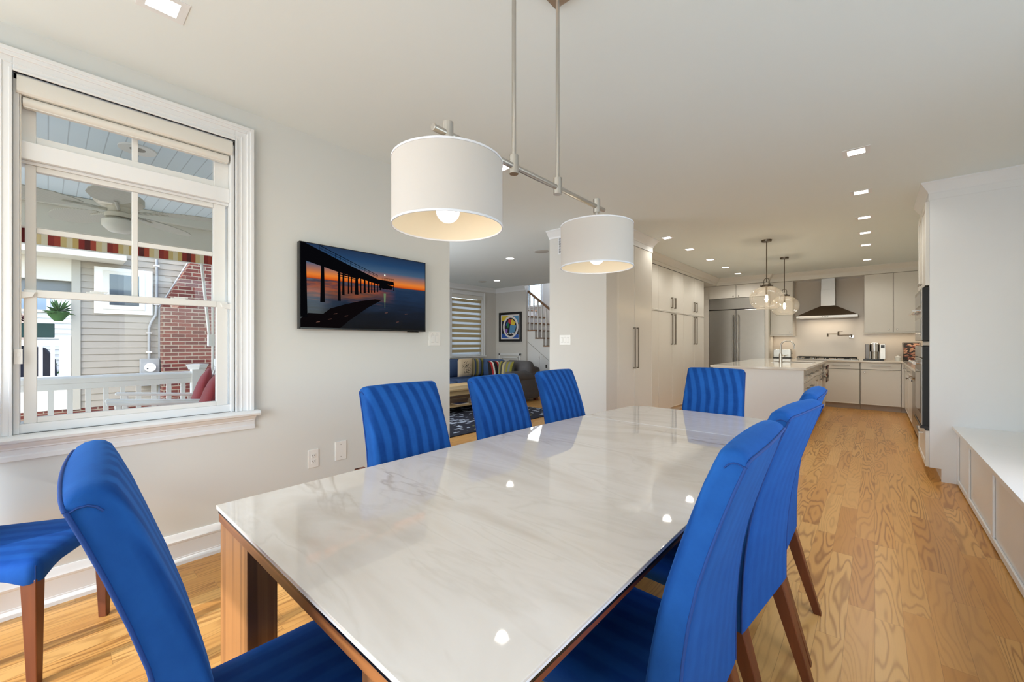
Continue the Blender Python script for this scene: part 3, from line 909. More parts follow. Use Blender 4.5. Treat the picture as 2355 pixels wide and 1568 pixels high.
# ================================================================== DINING CHAIRS
def chair_proto(label):
    t = thing('dining_chair', label, 'chair', (0, 0, 0), 0, 'blue velvet dining chairs')
    # profile (f, z): f along +Y local (forward)
    back = [(0.0, 0.375), (0.0, 0.45), (-0.003, 0.55), (-0.009, 0.63), (-0.019, 0.71), (-0.034, 0.785), (-0.054, 0.855), (-0.078, 0.930), (-0.100, 0.995), (-0.118, 1.055)]
    top = [(-0.1145, 1.063), (-0.104, 1.070), (-0.090, 1.073), (-0.076, 1.070), (-0.066, 1.061)]
    front = [(-0.054, 1.034), (-0.036, 0.988), (-0.010, 0.912), (0.014, 0.840), (0.036, 0.765), (0.054, 0.690), (0.068, 0.610), (0.078, 0.540), (0.085, 0.47), (0.085, 0.375)]
    prof = back + top + front
    n = len(prof)
    cx = sum(p[0] for p in prof) / n
    def hw(z):
        return 0.228 - 0.022 * max(0.0, (z - 0.45) / 0.6)
    def spine(z):
        return -0.02 if z < 0.6 else -0.02 - (z - 0.6) * 0.12
    b = B()
    U = [-1.0, -0.985, -0.955, -0.90, -0.78, -0.6, -0.4, -0.2, 0, 0.2, 0.4, 0.6, 0.78, 0.90, 0.955, 0.985, 1.0]
    rings = []
    # midline of the thickness for the side rounding
    def mid(i):
        z = prof[i][1]
        fr = None
        return z
    for u in U:
        a = abs(u)
        rnd = 0.0
        if a > 0.9:
            q = (a - 0.9) / 0.1
            rnd = 1 - math.sqrt(max(0.0, 1 - q * q))
        ring = []
        for i, (f, z) in enumerate(prof):
            # pull front face in toward the back at the sides (front corners are soft)
            isf = i >= len(back) + 3
            wf_ = min(1.0, max(0.0, (i - 9) / 6.0)) if i < n - 1 else 1.0
            ff = f - (0.022 * wf_ - 0.004 * (1 - wf_)) * rnd
            zz = z
            if z > 0.98:
                zz = z - 0.012 * rnd * (z - 0.98) / 0.08 - 0.004 * u * u * (z - 0.98) / 0.08
            # gentle belly across the width
            if isf and z > 0.5:
                ff += 0.006 * (1 - u * u)
            elif i < len(back) and z > 0.5:
                ff -= 0.008 * (1 - u * u)
            ring.append((u * hw(z), ff, zz))
        rings.append(ring)
    b.loft(rings)
    bk = obj('backrest', b, M['velvet'], t, smooth=50, local=True)
    # piping down both rear edges and the seams of the top pad
    def rq(u):
        return 0.0 if abs(u) < 0.9 else 1 - math.sqrt(max(0.0, 1 - ((abs(u) - 0.9) / 0.1) ** 2))
    b = B()
    for s in (-1, 1):
        pts = [(s * (hw(z) + 0.0005), f + 0.003, z - 0.016 * max(0.0, z - 0.98) / 0.08) for f, z in back]
        b.tube(pts, 0.0032, 7)
        pts = [(s * (hw(zq) + 0.0005), fq, zq) for fq, zq in ((-0.113, 1.038), (-0.104, 1.043), (-0.094, 1.044), (-0.085, 1.040), (-0.078, 1.032))]
        b.tube(pts, 0.0016, 6)
    pts = [(u * hw(1.055), -0.1185 + 0.003 * rq(u) - 0.008 * (1 - u * u), 1.0545 - 0.0113 * rq(u) - 0.00375 * u * u) for u in U]
    b.tube(pts, 0.003, 7)
    obj('piping', b, M['piping'], bk, smooth=60, local=True)
    # seat: rounded slab with arched skirt
    b = B()
    f0, f1 = 0.062, 0.475
    w0, w1 = 0.222, 0.236
    def per(ins):
        P = []
        r = 0.035
        def cor(cxx, cyy, a0):
            for k in range(5):
                a = a0 + PI / 2 * k / 4
                P.append((cxx + max(0.004, r - ins) * math.cos(a), cyy + max(0.004, r - ins) * math.sin(a)))
        ww = w1
        # front right -> front left -> back left -> back right, with midpoints for the arch
        cor(w1 - r, f1 - r, 0)
        for k in range(1, 8):
            P.append((w1 - r - (2 * (w1 - r)) * k / 8, f1 - ins))
        cor(-(w1 - r), f1 - r, PI / 2)
        for k in range(1, 8):
            P.append((-(w1 - ins) + (w1 - w0) * k / 8, f1 - r - (f1 - r - f0) * k / 8))
        P.append((-(w0 - ins), f0)); P.append((w0 - ins, f0))
        for k in range(1, 8):
            P.append(((w0 - ins) + (w1 - w0) * k / 8, f0 + (f1 - r - f0) * k / 8))
        return P
    def arch(x, y):
        # lowest at the legs, higher between
        sx = abs(x) / w1
        sy = (y - f0) / (f1 - f0)
        k = 0.0
        if y > f1 - 0.04:
            k = max(0.0, 1 - (sx / 0.8) ** 4)
        else:
            k = max(0.0, 1 - (abs(sy - 0.45) / 0.43) ** 4)
        return 0.385 + 0.035 * k
    p0 = per(0.0)
    rings = [[(x * 0.97, f0 + (y - f0) * 0.97, 0.41) for x, y in p0]]
    rings.append([(x * 0.985, f0 + (y - f0) * 0.985, arch(x, y) - 0.0) for x, y in p0])
    rings.append([(x, y, arch(x, y) + 0.004) for x, y in p0])
    rings.append([(x, y, 0.445) for x, y in p0])
    rings.append([(x, y, 0.458) for x, y in per(0.004)])
    rings.append([(x, y, 0.468) for x, y in per(0.014)])
    rings.append([(x * 0.85, (y - 0.27) * 0.85 + 0.27, 0.476) for x, y in per(0.02)])
    rings.append([(x * 0.45, (y - 0.27) * 0.45 + 0.27, 0.482) for x, y in per(0.02)])
    rings.append([(x * 0.05, (y - 0.27) * 0.05 + 0.27, 0.484) for x, y in per(0.02)])
    b.loft(rings)
    st = obj('seat', b, M['velvet_plain'], t, smooth=55, local=True)
    b = B()
    b.bm.free()
    for s in (-1, 1):
        b = B(); b.tube([(s * (w1 - 0.0095), f1 - 0.0095, 0.39), (s * (w1 - 0.0095), f1 - 0.0095, 0.452)], 0.0015, 6)
        obj('corner_seam', b, M['piping'], st, local=True)
    def legm(x, y0, y1, x1, w, wb, zt):
        b = B()
        def r(xc, yc, z, h):
            return [(xc - h, yc - h, z), (xc + h, yc - h, z), (xc + h, yc + h, z), (xc - h, yc + h, z)]
        b.loft([r(x1, y1, 0.0, wb / 2), r(x, y0, zt, w / 2)])
        return b
    for s in (-1, 1):
        obj('leg', legm(s * 0.205, 0.445, 0.452, s * 0.207, 0.046, 0.030, 0.40), M['leg'], t, bevel=0.003, local=True)
        obj('leg', legm(s * 0.198, 0.035, -0.085, s * 0.200, 0.052, 0.030, 0.40), M['leg'], t, bevel=0.003, local=True)
    return t

# (x, y, facing angle from +Y counter-clockwise, label)
CH = [(-1.020, 0.143, -3.5, 'blue velvet dining chair at the near head of the table, seen from its side'),
      (-0.293, 1.060, 90.0, 'blue velvet dining chair on the aisle side, nearest the camera and largest'),
      (-0.278, 1.640, 83.5, 'blue velvet dining chair on the aisle side, middle of three seen from behind'),
      (-0.285, 2.190, 90.0, 'blue velvet dining chair on the aisle side, farthest of three and mostly hidden'),
      (-1.668, 1.16, -90.0, 'blue velvet dining chair in front of the wall below the television'),
      (-1.678, 1.84, -90.0, 'blue velvet dining chair on the wall side, middle one before the family room rug'),
      (-1.678, 2.48, -90.0, 'blue velvet dining chair on the wall side, farthest, before the light switch pillar'),
      (-0.945, 3.40, 180.0, 'blue velvet dining chair at the far head of the table before the island'),
      (-2.740, -0.320, -30.0, 'blue velvet chair alone under the window, only its seat and front legs in view')]
c0 = chair_proto(CH[0][3])
for i, (x, y, a, lb) in enumerate(CH):
    if i == 0:
        c0.location = (x, y, 0); c0.rotation_euler = (0, 0, math.radians(a))
    else:
        dup(c0, (x, y, 0), math.radians(a), lb)

# ================================================================== LINEAR PENDANT
PX = -0.985
lp = thing('pendant_light', 'brushed nickel linear pendant with two white drum shades over the dining table', 'pendant light', (PX, 1.27, ZC))
b = B(); b.cone((PX, 0.758, 1.912), (PX, 1.785, 1.912), 0.0105, n=20)
obj('bar', b, M['nickel'], lp, smooth=40, bevel=0.001)
for y in (1.125, 1.400):
    b = B()
    b.cone((PX, y, 1.93), (PX, y, ZC - 0.02), 0.0078, n=16)
    rd = obj('rod', b, M['nickel'], lp, smooth=40)
    b = B(); b.cone((PX, y, 1.884), (PX, y, 1.952), 0.0175, n=20)
    obj('coupling', b, M['nickel'], rd, smooth=40, bevel=0.0012)
b = B(); b.box(PX - 0.06, PX + 0.06, 1.06, 1.47, ZC - 0.022, ZC)
obj('canopy', b, M['nickel'], lp, bevel=0.004)
for k, y in enumerate((0.8165, 1.718)):
    sh = B()
    z0, z1, r = 1.626, 1.820, 0.168
    sh.lathe([(r, z0), (r, z1), (r - 0.0015, z1), (r - 0.0015, z0), (r, z0)], (PX, y, 0), 72, cap=False)
    s = obj('lamp_shade', sh, M['shade'], lp, smooth=40)
    b = B(); b.lathe([(r - 0.0022, z0 + 0.002), (r - 0.0022, z1 - 0.002)], (PX, y, 0), 72, cap=False)
    obj('shade_lining', b, M['shade_in'], s, smooth=40)
    b = B()
    for zz in (z0, z1):
        b.lathe([(r + 0.0015, zz - 0.003), (r + 0.0015, zz + 0.003), (r - 0.002, zz + 0.003), (r - 0.002, zz - 0.003), (r + 0.0015, zz - 0.003)], (PX, y, 0), 72, cap=False)
    a0 = math.radians(205)
    for da in (0, 0.055):
        a = a0 + da
        b.box(PX + (r + 0.0004) * math.cos(a) - 0.0008, PX + (r + 0.0004) * math.cos(a) + 0.0008, y + (r + 0.0004) * math.sin(a) - 0.0008, y + (r + 0.0004) * math.sin(a) + 0.0008, z0, z1)
    obj('shade_trim', b, mat('pale_blue_grey_shade_trim', rgb(214, 216, 222), 0.7), s, smooth=40)
    b = B(); b.cone((PX, y, 1.884), (PX, y, 1.948), 0.0165, n=20); b.cone((PX, y, 1.79), (PX, y, 1.884), 0.0085, n=14)
    b.cone((PX, y, 1.705), (PX, y, 1.79), 0.019, n=20)
    for a in (0, 2*PI/3, 4*PI/3):
        b.tube([(PX, y, 1.80), (PX + (r - 0.003) * math.cos(a + .5), y + (r - 0.003) * math.sin(a + .5), 1.816)], 0.002, 6)
    obj('lamp_socket', b, M['nickel'], lp, smooth=40)
    b = B(); b.sphere((PX, y, 1.675), 0.036, n=24, m=16)
    obj('light_bulb', b, M['bulb'], lp, smooth=60)
    light('pendant_bulb_glow', 'POINT', (PX, y, 1.64), 0.45, (1, 0.88, 0.72), radius=0.036)
    light('pendant_bulb_upglow', 'POINT', (PX, y, 1.735), 0.25, (1, 0.88, 0.72), radius=0.03)

# ================================================================== TELEVISION
tv = thing('television', 'wall mounted flat television showing a pier at sunset', 'television', (-2.955, 1.66, 1.67))
ty0, ty1, tz0, tz1, tx = 1.140, 2.190, 1.366, 1.968, -2.945
b = B(); b.box(tx - 0.042, tx - 0.002, ty0, ty1, tz0, tz1); b.box(tx - 0.002, tx, ty0, ty1, tz0, tz0 + 0.012)
b.box(tx - 0.002, tx, ty0, ty0 + 0.006, tz0, tz1); b.box(tx - 0.002, tx, ty1 - 0.006, ty1, tz0, tz1); b.box(tx - 0.002, tx, ty0, ty1, tz1 - 0.006, tz1)
b.box(XL + 0.001, tx - 0.04, 1.5, 1.83, 1.5, 1.85)
b.box(tx - 0.03, tx - 0.005, 2.02, 2.12, tz0 - 0.006, tz0)
obj('frame', b, M['black'], tv, bevel=0.0015)
def screen_bg():
    m = bpy.data.materials.new('screen_sunset_sky_and_sea'); m.use_nodes = True
    N = m.node_tree.nodes; L = m.node_tree.links; N.clear()
    out = N.new('ShaderNodeOutputMaterial'); em = N.new('ShaderNodeEmission')
    g = N.new('ShaderNodeNewGeometry'); sp = N.new('ShaderNodeSeparateXYZ'); L.new(g.outputs['Position'], sp.inputs[0])
    v = math_node(N, L, 'DIVIDE', math_node(N, L, 'SUBTRACT', sp.outputs[2], tz0 + 0.012), tz1 - tz0 - 0.018)
    u = math_node(N, L, 'DIVIDE', math_node(N, L, 'SUBTRACT', sp.outputs[1], ty0), ty1 - ty0)
    nz = N.new('ShaderNodeTexNoise'); mp = N.new('ShaderNodeMapping'); mp.inputs['Scale'].default_value = (1, 3, 26)
    L.new(g.outputs['Position'], mp.inputs[0]); L.new(mp.outputs[0], nz.inputs['Vector']); nz.inputs['Scale'].default_value = 2.2; nz.inputs['Detail'].default_value = 5
    skyc = ramp(N, L, v, [(0.0, rgb(0, 0, 0)), (0.585, rgb(120, 34, 10)), (0.60, rgb(214, 92, 22)), (0.64, rgb(232, 128, 44)), (0.70, rgb(170, 110, 84)), (0.78, rgb(64, 92, 120)), (0.88, rgb(30, 66, 104)), (1.0, rgb(22, 46, 78))])
    seav = math_node(N, L, 'ADD', v, math_node(N, L, 'MULTIPLY_ADD', nz.outputs['Fac'], 0.30, -0.15))
    seac = ramp(N, L, seav, [(0.0, rgb(6, 9, 15)), (0.20, rgb(10, 18, 30)), (0.33, rgb(24, 40, 62)), (0.42, rgb(96, 62, 52)), (0.50, rgb(150, 72, 40)), (0.56, rgb(58, 52, 66)), (0.62, rgb(96, 96, 110))])
    # the water is bluer and darker to the right
    blue = ramp(N, L, seav, [(0.0, rgb(5, 8, 14)), (0.25, rgb(10, 22, 40)), (0.5, rgb(22, 46, 76)), (0.62, rgb(40, 60, 84))])
    mb = N.new('ShaderNodeMixRGB'); mr = N.new('ShaderNodeMapRange'); mr.inputs['From Min'].default_value = 0.5; mr.inputs['From Max'].default_value = 0.72
    L.new(u, mr.inputs['Value']); L.new(mr.outputs[0], mb.inputs[0]); L.new(seac, mb.inputs[1]); L.new(blue, mb.inputs[2])
    mx = N.new('ShaderNodeMixRGB'); L.new(math_node(N, L, 'GREATER_THAN', v, math_node(N, L, 'MULTIPLY_ADD', u, 0.0, 0.586)), mx.inputs[0])
    L.new(mb.outputs[0], mx.inputs[1]); L.new(skyc, mx.inputs[2])
    L.new(mx.outputs[0], em.inputs[0]); em.inputs[1].default_value = 0.75
    gl = N.new('ShaderNodeBsdfGlossy'); gl.inputs[0].default_value = (0.02, 0.02, 0.02, 1); gl.inputs['Roughness'].default_value = 0.1
    ad = N.new('ShaderNodeAddShader'); L.new(em.outputs[0], ad.inputs[0]); L.new(gl.outputs[0], ad.inputs[1]); L.new(ad.outputs[0], out.inputs[0])
    return m
b = B()
def T(u, v, e):
    return (tx - 0.002 + e, ty0 + 0.006 + u * (ty1 - ty0 - 0.012), tz0 + 0.012 + v * (tz1 - tz0 - 0.018))
def poly(pts, e, mi):
    vs = [b.bm.verts.new(T(min(1, max(0, u)), min(1, max(0, v)), e)) for u, v in pts]
    f = b.bm.faces.new(vs); f.material_index = mi
poly([(0, 0), (1, 0), (1, 1), (0, 1)], 0.0004, 0)
def pline(pts, w, e, mi):
    for (u0, v0), (u1, v1) in zip(pts, pts[1:]):
        dx, dy = (u1-u0) * 1.75, v1-v0
        l = math.hypot(dx, dy); nx, ny = -dy / l * w / 1.75, dx / l * w
        poly([(u0-nx, v0-ny), (u1-nx, v1-ny), (u1+nx, v1+ny), (u0+nx, v0+ny)], e, mi)
poly([(0.0, 0.80), (0.26, 0.70), (0.42, 0.655), (0.563, 0.605), (0.70, 0.62), (0.70, 0.665), (0.60, 0.672), (0.563, 0.675), (0.30, 0.83), (0.067, 0.975), (0.03, 1.0), (0.0, 1.0)], 0.0008, 1)
pline([(0.125, 0.995), (0.563, 0.725)], 0.0035, 0.0008, 1); pline([(0.125, 0.965), (0.563, 0.705)], 0.002, 0.0008, 1)
for k in range(12):
    u = 0.125 + 0.0365 * k
    vt = 0.995 - (u - 0.125) * 0.616
    pline([(u, vt), (u, vt - 0.075 + 0.003 * k)], 0.002, 0.0008, 1)
for k in range(7):
    u = 0.60 + 0.016 * k
    pline([(u, 0.67), (u, 0.705)], 0.0015, 0.0008, 1)
pline([(0.60, 0.70), (0.70, 0.70)], 0.0018, 0.0008, 1)
for u, vt, vb, w in ((0.018, 0.85, 0.12, 0.03), (0.145, 0.76, 0.31, 0.018), (0.262, 0.71, 0.34, 0.012), (0.292, 0.70, 0.42, 0.010), (0.330, 0.69, 0.44, 0.006), (0.352, 0.69, 0.45, 0.007), (0.392, 0.67, 0.44, 0.016), (0.425, 0.66, 0.46, 0.006), (0.455, 0.65, 0.47, 0.010), (0.487, 0.64, 0.48, 0.008), (0.512, 0.63, 0.485, 0.006), (0.535, 0.62, 0.49, 0.006), (0.56, 0.61, 0.50, 0.006), (0.585, 0.62, 0.53, 0.008), (0.61, 0.62, 0.55, 0.010), (0.64, 0.62, 0.55, 0.010), (0.66, 0.62, 0.56, 0.005), (0.70, 0.65, 0.54, 0.004)):
    poly([(u - w * 0.9, vb), (u + w * 0.9, vb), (u + w * 0.6, vt), (u - w * 0.6, vt)], 0.0008, 1)
pline([(0.25, 0.685), (0.41, 0.655)], 0.009, 0.0008, 1); pline([(0.25, 0.655), (0.41, 0.635)], 0.004, 0.0008, 1)
poly([(0.57, 0.56), (0.68, 0.55), (0.70, 0.60), (0.58, 0.63)], 0.0008, 1)
poly([(0.0, 0.10), (0.05, 0.17), (0.15, 0.17), (0.20, 0.24), (0.30, 0.30), (0.42, 0.36), (0.54, 0.40), (0.60, 0.40), (0.48, 0.28), (0.40, 0.18), (0.33, 0.09), (0.27, 0.0), (0, 0)], 0.0006, 2)
for (u0, v0) in ((0.18, 0.10), (0.30, 0.15), (0.10, 0.06), (0.22, 0.17), (0.72, 0.10), (0.80, 0.22), (0.62, 0.22)):
    poly([(u0, v0), (u0 + 0.025, v0 + 0.006), (u0 + 0.028, v0 + 0.014), (u0 + 0.006, v0 + 0.008)], 0.0009, 3)
poly([(0.612, 0.49), (0.632, 0.49), (0.628, 0.37), (0.616, 0.37)], 0.0007, 4)
poly([(0.617, 0.73), (0.627, 0.73), (0.627, 0.75), (0.617, 0.75)], 0.001, 5); poly([(0.620, 0.37), (0.626, 0.37), (0.625, 0.29), (0.621, 0.29)], 0.001, 4)
sc = obj('screen', b, [screen_bg(), emis('pier_silhouette', rgb(12, 12, 16), 0.5), emis('dark_wet_sand', rgb(16, 12, 14), 0.6), emis('foam_fleck', rgb(120, 84, 74), 0.7), emis('green_water_glint', rgb(110, 130, 96), 0.7), emis('pier_lamp', rgb(240, 255, 235), 1.2)], tv)

# ================================================================== WALL PLATES
def plate(name, label, cat, ax, pos, out, u0, u1, z0, z1, kind):
    def bx(bb, ua, ub, za, zb, t0, t1, mi=None):
        if ax == 'x': bb.box(pos + out*t0, pos + out*t1, ua, ub, za, zb, mi)
        else: bb.box(ua, ub, pos + out*t0, pos + out*t1, za, zb, mi)
    c = ((pos, (u0+u1)/2, (z0+z1)/2) if ax == 'x' else ((u0+u1)/2, pos, (z0+z1)/2))
    t = thing(name, label, cat, c)
    b = B(); bx(b, u0, u1, z0, z1, 0.0003, 0.006)
    obj('cover_plate', b, M['plate'], t, bevel=0.0015)
    um, zm = (u0+u1)/2, (z0+z1)/2
    if kind == 'outlet':
        for dz in (-0.02, 0.02):
            b = B(); bx(b, um - 0.016, um + 0.016, zm + dz - 0.014, zm + dz + 0.014, 0.006, 0.008)
            s = obj('receptacle', b, M['plate'], t, bevel=0.001)
            b = B(); bx(b, um - 0.008, um - 0.005, zm + dz - 0.002, zm + dz + 0.008, 0.008, 0.0084); bx(b, um + 0.005, um + 0.008, zm + dz - 0.001, zm + dz + 0.007, 0.008, 0.0084); bx(b, um - 0.002, um + 0.002, zm + dz - 0.010, zm + dz - 0.006, 0.008, 0.0084)
            obj('socket_slots', b, M['slot'], s)
    elif kind.startswith('switch'):
        n = int(kind[-1])
        for k in range(n):
            uc = um + (k - (n-1)/2) * 0.046
            b = B(); bx(b, uc - 0.0175, uc + 0.0175, zm - 0.034, zm + 0.034, 0.006, 0.0066, 1); bx(b, uc - 0.016, uc + 0.016, zm - 0.0325, zm + 0.0325, 0.006, 0.0092, 0)
            bx(b, uc - 0.003, uc + 0.003, zm + 0.044, zm + 0.047, 0.006, 0.0065, 1)
            obj('rocker_switch', b, [M['plate'], M['grey_line']], t, bevel=0.0008)
    else:
        b = B()
        for dz in (-0.045, 0.045):
            bx(b, um - 0.003, um + 0.003, zm + dz - 0.003, zm + dz + 0.003, 0.006, 0.0068)
        obj('screw', b, M['grey_line'], t)
plate('wall_outlet', 'white duplex power outlet low on the left wall behind the table corner', 'outlet', 'x', XL, 1, 1.219, 1.292, 0.380, 0.508, 'outlet')
plate('blank_wall_plate', 'blank white cover plate low on the left wall beside the outlet', 'wall plate', 'x', XL, 1, 1.413, 1.500, 0.394, 0.532, 'blank')
plate('light_switch', 'white double rocker switch on the wall right of the television', 'light switch', 'x', XL, 1, 2.268, 2.398, 1.243, 1.370, 'switch2')
plate('light_switch', 'white triple rocker switch on the pillar wall by the cabinets', 'light switch', 'y', 4.45, -1, -3.098, -2.926, 1.243, 1.370, 'switch3')
vt = thing('air_vent', 'white slotted air vent high on the pillar wall behind a lamp shade', 'vent', (-3.02, 4.445, 2.53))
b = B(); b.box(-3.12, -2.86, 4.442, 4.45, 2.43, 2.645)
obj('vent_frame', b, M['trim'], vt, bevel=0.002)
b = B()
for k in range(13):
    for xx in (-3.105, -3.06, -3.015, -2.97, -2.925):
        b.box(xx, xx + 0.03, 4.4408, 4.4425, 2.45 + k * 0.0145, 2.457 + k * 0.0145)
obj('vent_slots', b, M['slot'], vt)

# ================================================================== TALL CABINETS
def bar_handle(b, ax, pos, out, u, z0, z1, vertical=True, u1=None, proj=0.034, r=0.0065):
    """square bar pull"""
    def bx(ua, ub, za, zb, t0, t1):
        if ax == 'x': b.box(pos + out*t0, pos + out*t1, ua, ub, za, zb)
        else: b.box(ua, ub, pos + out*t0, pos + out*t1, za, zb)
    if vertical:
        bx(u - r, u + r, z0, z1, proj - 2*r, proj)
        for z in (z0, z1 - 2.6*r):
            bx(u - r, u + r, z, z + 2.6*r, 0, proj - 2*r + 0.001)
    else:
        bx(u, u1, z0 - r, z0 + r, proj - 2*r, proj)
        for a in (u + 0.01, u1 - 0.01 - 2.6*r):
            bx(a, a + 2.6*r, z0 - r, z0 + r, 0, proj - 2*r + 0.001)
    return b
def knob(b, ax, pos, out, u, z, r=0.014):
    p0 = (pos, u, z) if ax == 'x' else (u, pos, z)
    def P(t):
        return (pos + out*t, u, z) if ax == 'x' else (u, pos + out*t, z)
    b.cone(P(0), P(0.016), 0.005, 0.006, 10)
    b.cone(P(0.016), P(0.022), r * 0.75, r, 16)
    b.cone(P(0.022), P(0.028), r, r * 0.7, 16)
    return b

tc_ = thing('pantry_cabinet', 'tall white two door pantry cabinet next to the pillar wall', 'cabinet', (-2.7, 5.26, 0))
b = B(); b.box(-3.10, -2.442, 4.724, 5.81, 0.09, 2.743); b.box(-3.08, -2.48, 4.724, 5.80, 0.0, 0.09); b.box(-2.442, -2.421, 4.724, 4.770, 0.09, 2.575)
obj('body', b, M['cab'], tc_)
b = B(); b.box(-2.4425, -2.441, 4.77, 5.81, 0.1, 2.57); obj('reveal_gap', b, M['gap'], tc_)
for y0, y1, hy in ((4.773, 5.228, 5.190), (5.234, 5.804, 5.290)):
    b = B(); b.front('x', -2.42, 1, y0, y1, 0.105, 2.572, 0.02, 0.012, 0.002)
    d = obj('door', b, M['cab'], tc_)
    b = B(); bar_handle(b, 'x', -2.42, 1, hy, 0.925, 1.475)
    obj('handle', b, M['pull'], d, bevel=0.001)

# second bank: two door pairs + narrow filler door, upper and lower
UX = -2.75
edges = [6.02, 6.874, 7.493, 8.080, 8.713, 9.333]
bank = []
def bank_cab(label, y0, y1, doors, z0, z1, hz0, hz1, hy):
    t = thing('pantry_cabinet', label, 'cabinet', (-2.93, (y0+y1)/2, z0), 0, 'white pantry cabinets along the kitchen left wall')
    b = B(); b.box(-3.10, UX - 0.022, y0 + 0.0005, y1 - 0.0005, z0, z1)
    if z0 < 0.2: b.box(-3.10, UX - 0.06, y0, y1, 0, z0)
    obj('body', b, M['cab'], t)
    b = B(); b.box(UX - 0.022, UX - 0.0205, y0 + 0.001, y1 - 0.001, z0 + 0.001, z1 - 0.001)
    obj('reveal_gap', b, M['gap'], t)
    for i, (a, c) in enumerate(doors):
        b = B(); b.front('x', UX, 1, a + 0.003, c - 0.003, z0 + 0.004, z1 - 0.004, 0.02, 0.010, 0.0015)
        d = obj('door', b, M['cab'], t)
        if hy[i] is not None:
            b = B(); bar_handle(b, 'x', UX, 1, hy[i], hz0, hz1, r=0.008)
            obj('handle', b, M['pull'], d, bevel=0.001)
bank_cab('white upper pantry cabinet with narrow side door beside the tall pantry', 5.82, 8.080, [(5.83, 6.874), (6.874, 7.493), (7.493, 8.080)], 1.826, 2.583, 1.890, 2.085, (None, 7.45, 7.60))
bank_cab('white upper pantry cabinet nearest the fridge alcove', 8.082, 9.338, [(8.084, 8.713), (8.713, 9.334)], 1.826, 2.583, 1.890, 2.085, (8.66, 8.81))
bank_cab('white lower pantry cabinet with narrow side door beside the tall pantry', 5.82, 8.080, [(5.83, 6.874), (6.874, 7.493), (7.493, 8.080)], 0.10, 1.812, 1.235, 1.790, (None, 7.45, 7.60))
bank_cab('white lower pantry cabinet nearest the fridge alcove', 8.082, 9.338, [(8.084, 8.713), (8.713, 9.334)], 0.10, 1.812, 1.235, 1.790, (8.66, 8.81))
# shelf rail between upper and lower doors
b = B(); b.box(-3.10, UX + 0.006, 5.815, 9.342, 1.8125, 1.8255)
struct('trim_pantry_rail', b, M['cab'])
b = B(); b.box(-3.104, -3.09, 9.38, 9.46, 0, 2.16); b.box(-3.104, -3.09, 10.2, 10.28, 0, 2.16); b.box(-3.104, -3.09, 9.38, 10.28, 2.10, 2.18)
struct('trim_alcove_door_casing', b, M['trim'], bevel=0.003)

# ================================================================== FRIDGE
FYF = 10.32
fr = thing('refrigerator', 'built in stainless steel french door refrigerator', 'refrigerator', (-2.36, 10.6, 0))
b = B(); b.box(-2.93, -1.785, FYF + 0.045, 10.855, 0.0, 2.284)
obj('body', b, M['steel'], fr)
b = B(); b.box(-2.925, -1.788, FYF + 0.012, FYF + 0.045, 2.035, 2.284)
obj('top_grille', b, M['steel'], fr, bevel=0.004)
b = B(); b.box(-2.93, -1.785, FYF + 0.02, FYF + 0.046, 2.018, 2.034); b.box(-2.362, -2.350, FYF + 0.03, FYF + 0.046, 0.1, 2.02)
obj('door_gap', b, M['black'], fr)
for x0, x1, hx in ((-2.925, -2.360, -2.405), (-2.352, -1.788, -2.305)):
    b = B(); b.box(x0, x1, FYF, FYF + 0.044, 0.10, 2.016)
    d = obj('door', b, M['steel'], fr, bevel=0.006)
    b = B(); b.cone((hx, FYF - 0.055, 0.62), (hx, FYF - 0.055, 1.90), 0.015, n=16)
    for z in (0.68, 1.84): b.cone((hx, FYF - 0.055, z), (hx, FYF, z), 0.011, n=12)
    obj('handle', b, M['steel'], d, smooth=40)
b = B(); b.box(-2.93, -1.785, FYF + 0.05, FYF + 0.06, 0.0, 0.1); obj('kick_plate', b, M['black_matt'], fr)
# panels and cabinet around the fridge
t = thing('bridge_cabinet', 'white two door cabinet above the refrigerator', 'cabinet', (-2.33, 10.6, 2.29))
b = B(); b.box(-3.10, -1.722, FYF + 0.02, 10.855, 2.286, 2.583); obj('body', b, M['cab'], t)
b = B(); b.box(-2.93, -1.722, FYF + 0.0185, FYF + 0.020, 2.288, 2.580); obj('reveal_gap', b, M['gap'], t)
for x0, x1, kx in ((-2.925, -2.360, -2.41), (-2.352, -1.726, -2.30)):
    b = B(); b.front('y', FYF, -1, x0, x1, 2.290, 2.578, 0.018, 0.010, 0.0015)
    d = obj('door', b, M['cab'], t)
    b = B(); knob(b, 'y', FYF, -1, kx, 2.325); obj('knob', b, M['nickel'], d, smooth=40)
b = B(); b.box(-1.782, -1.722, FYF - 0.005, 10.855, 0, 2.285)
tag(obj('end_panel', b, M['cab'], None, bevel=0.002), 'white vertical end panel on the right side of the refrigerator', 'panel')
b = B(); b.box(-3.10, -2.933, FYF + 0.0, 10.855, 0, 2.285)
tag(obj('filler_panel', b, M['cab'], None, bevel=0.002), 'white filler panel between the alcove wall and the refrigerator', 'panel')

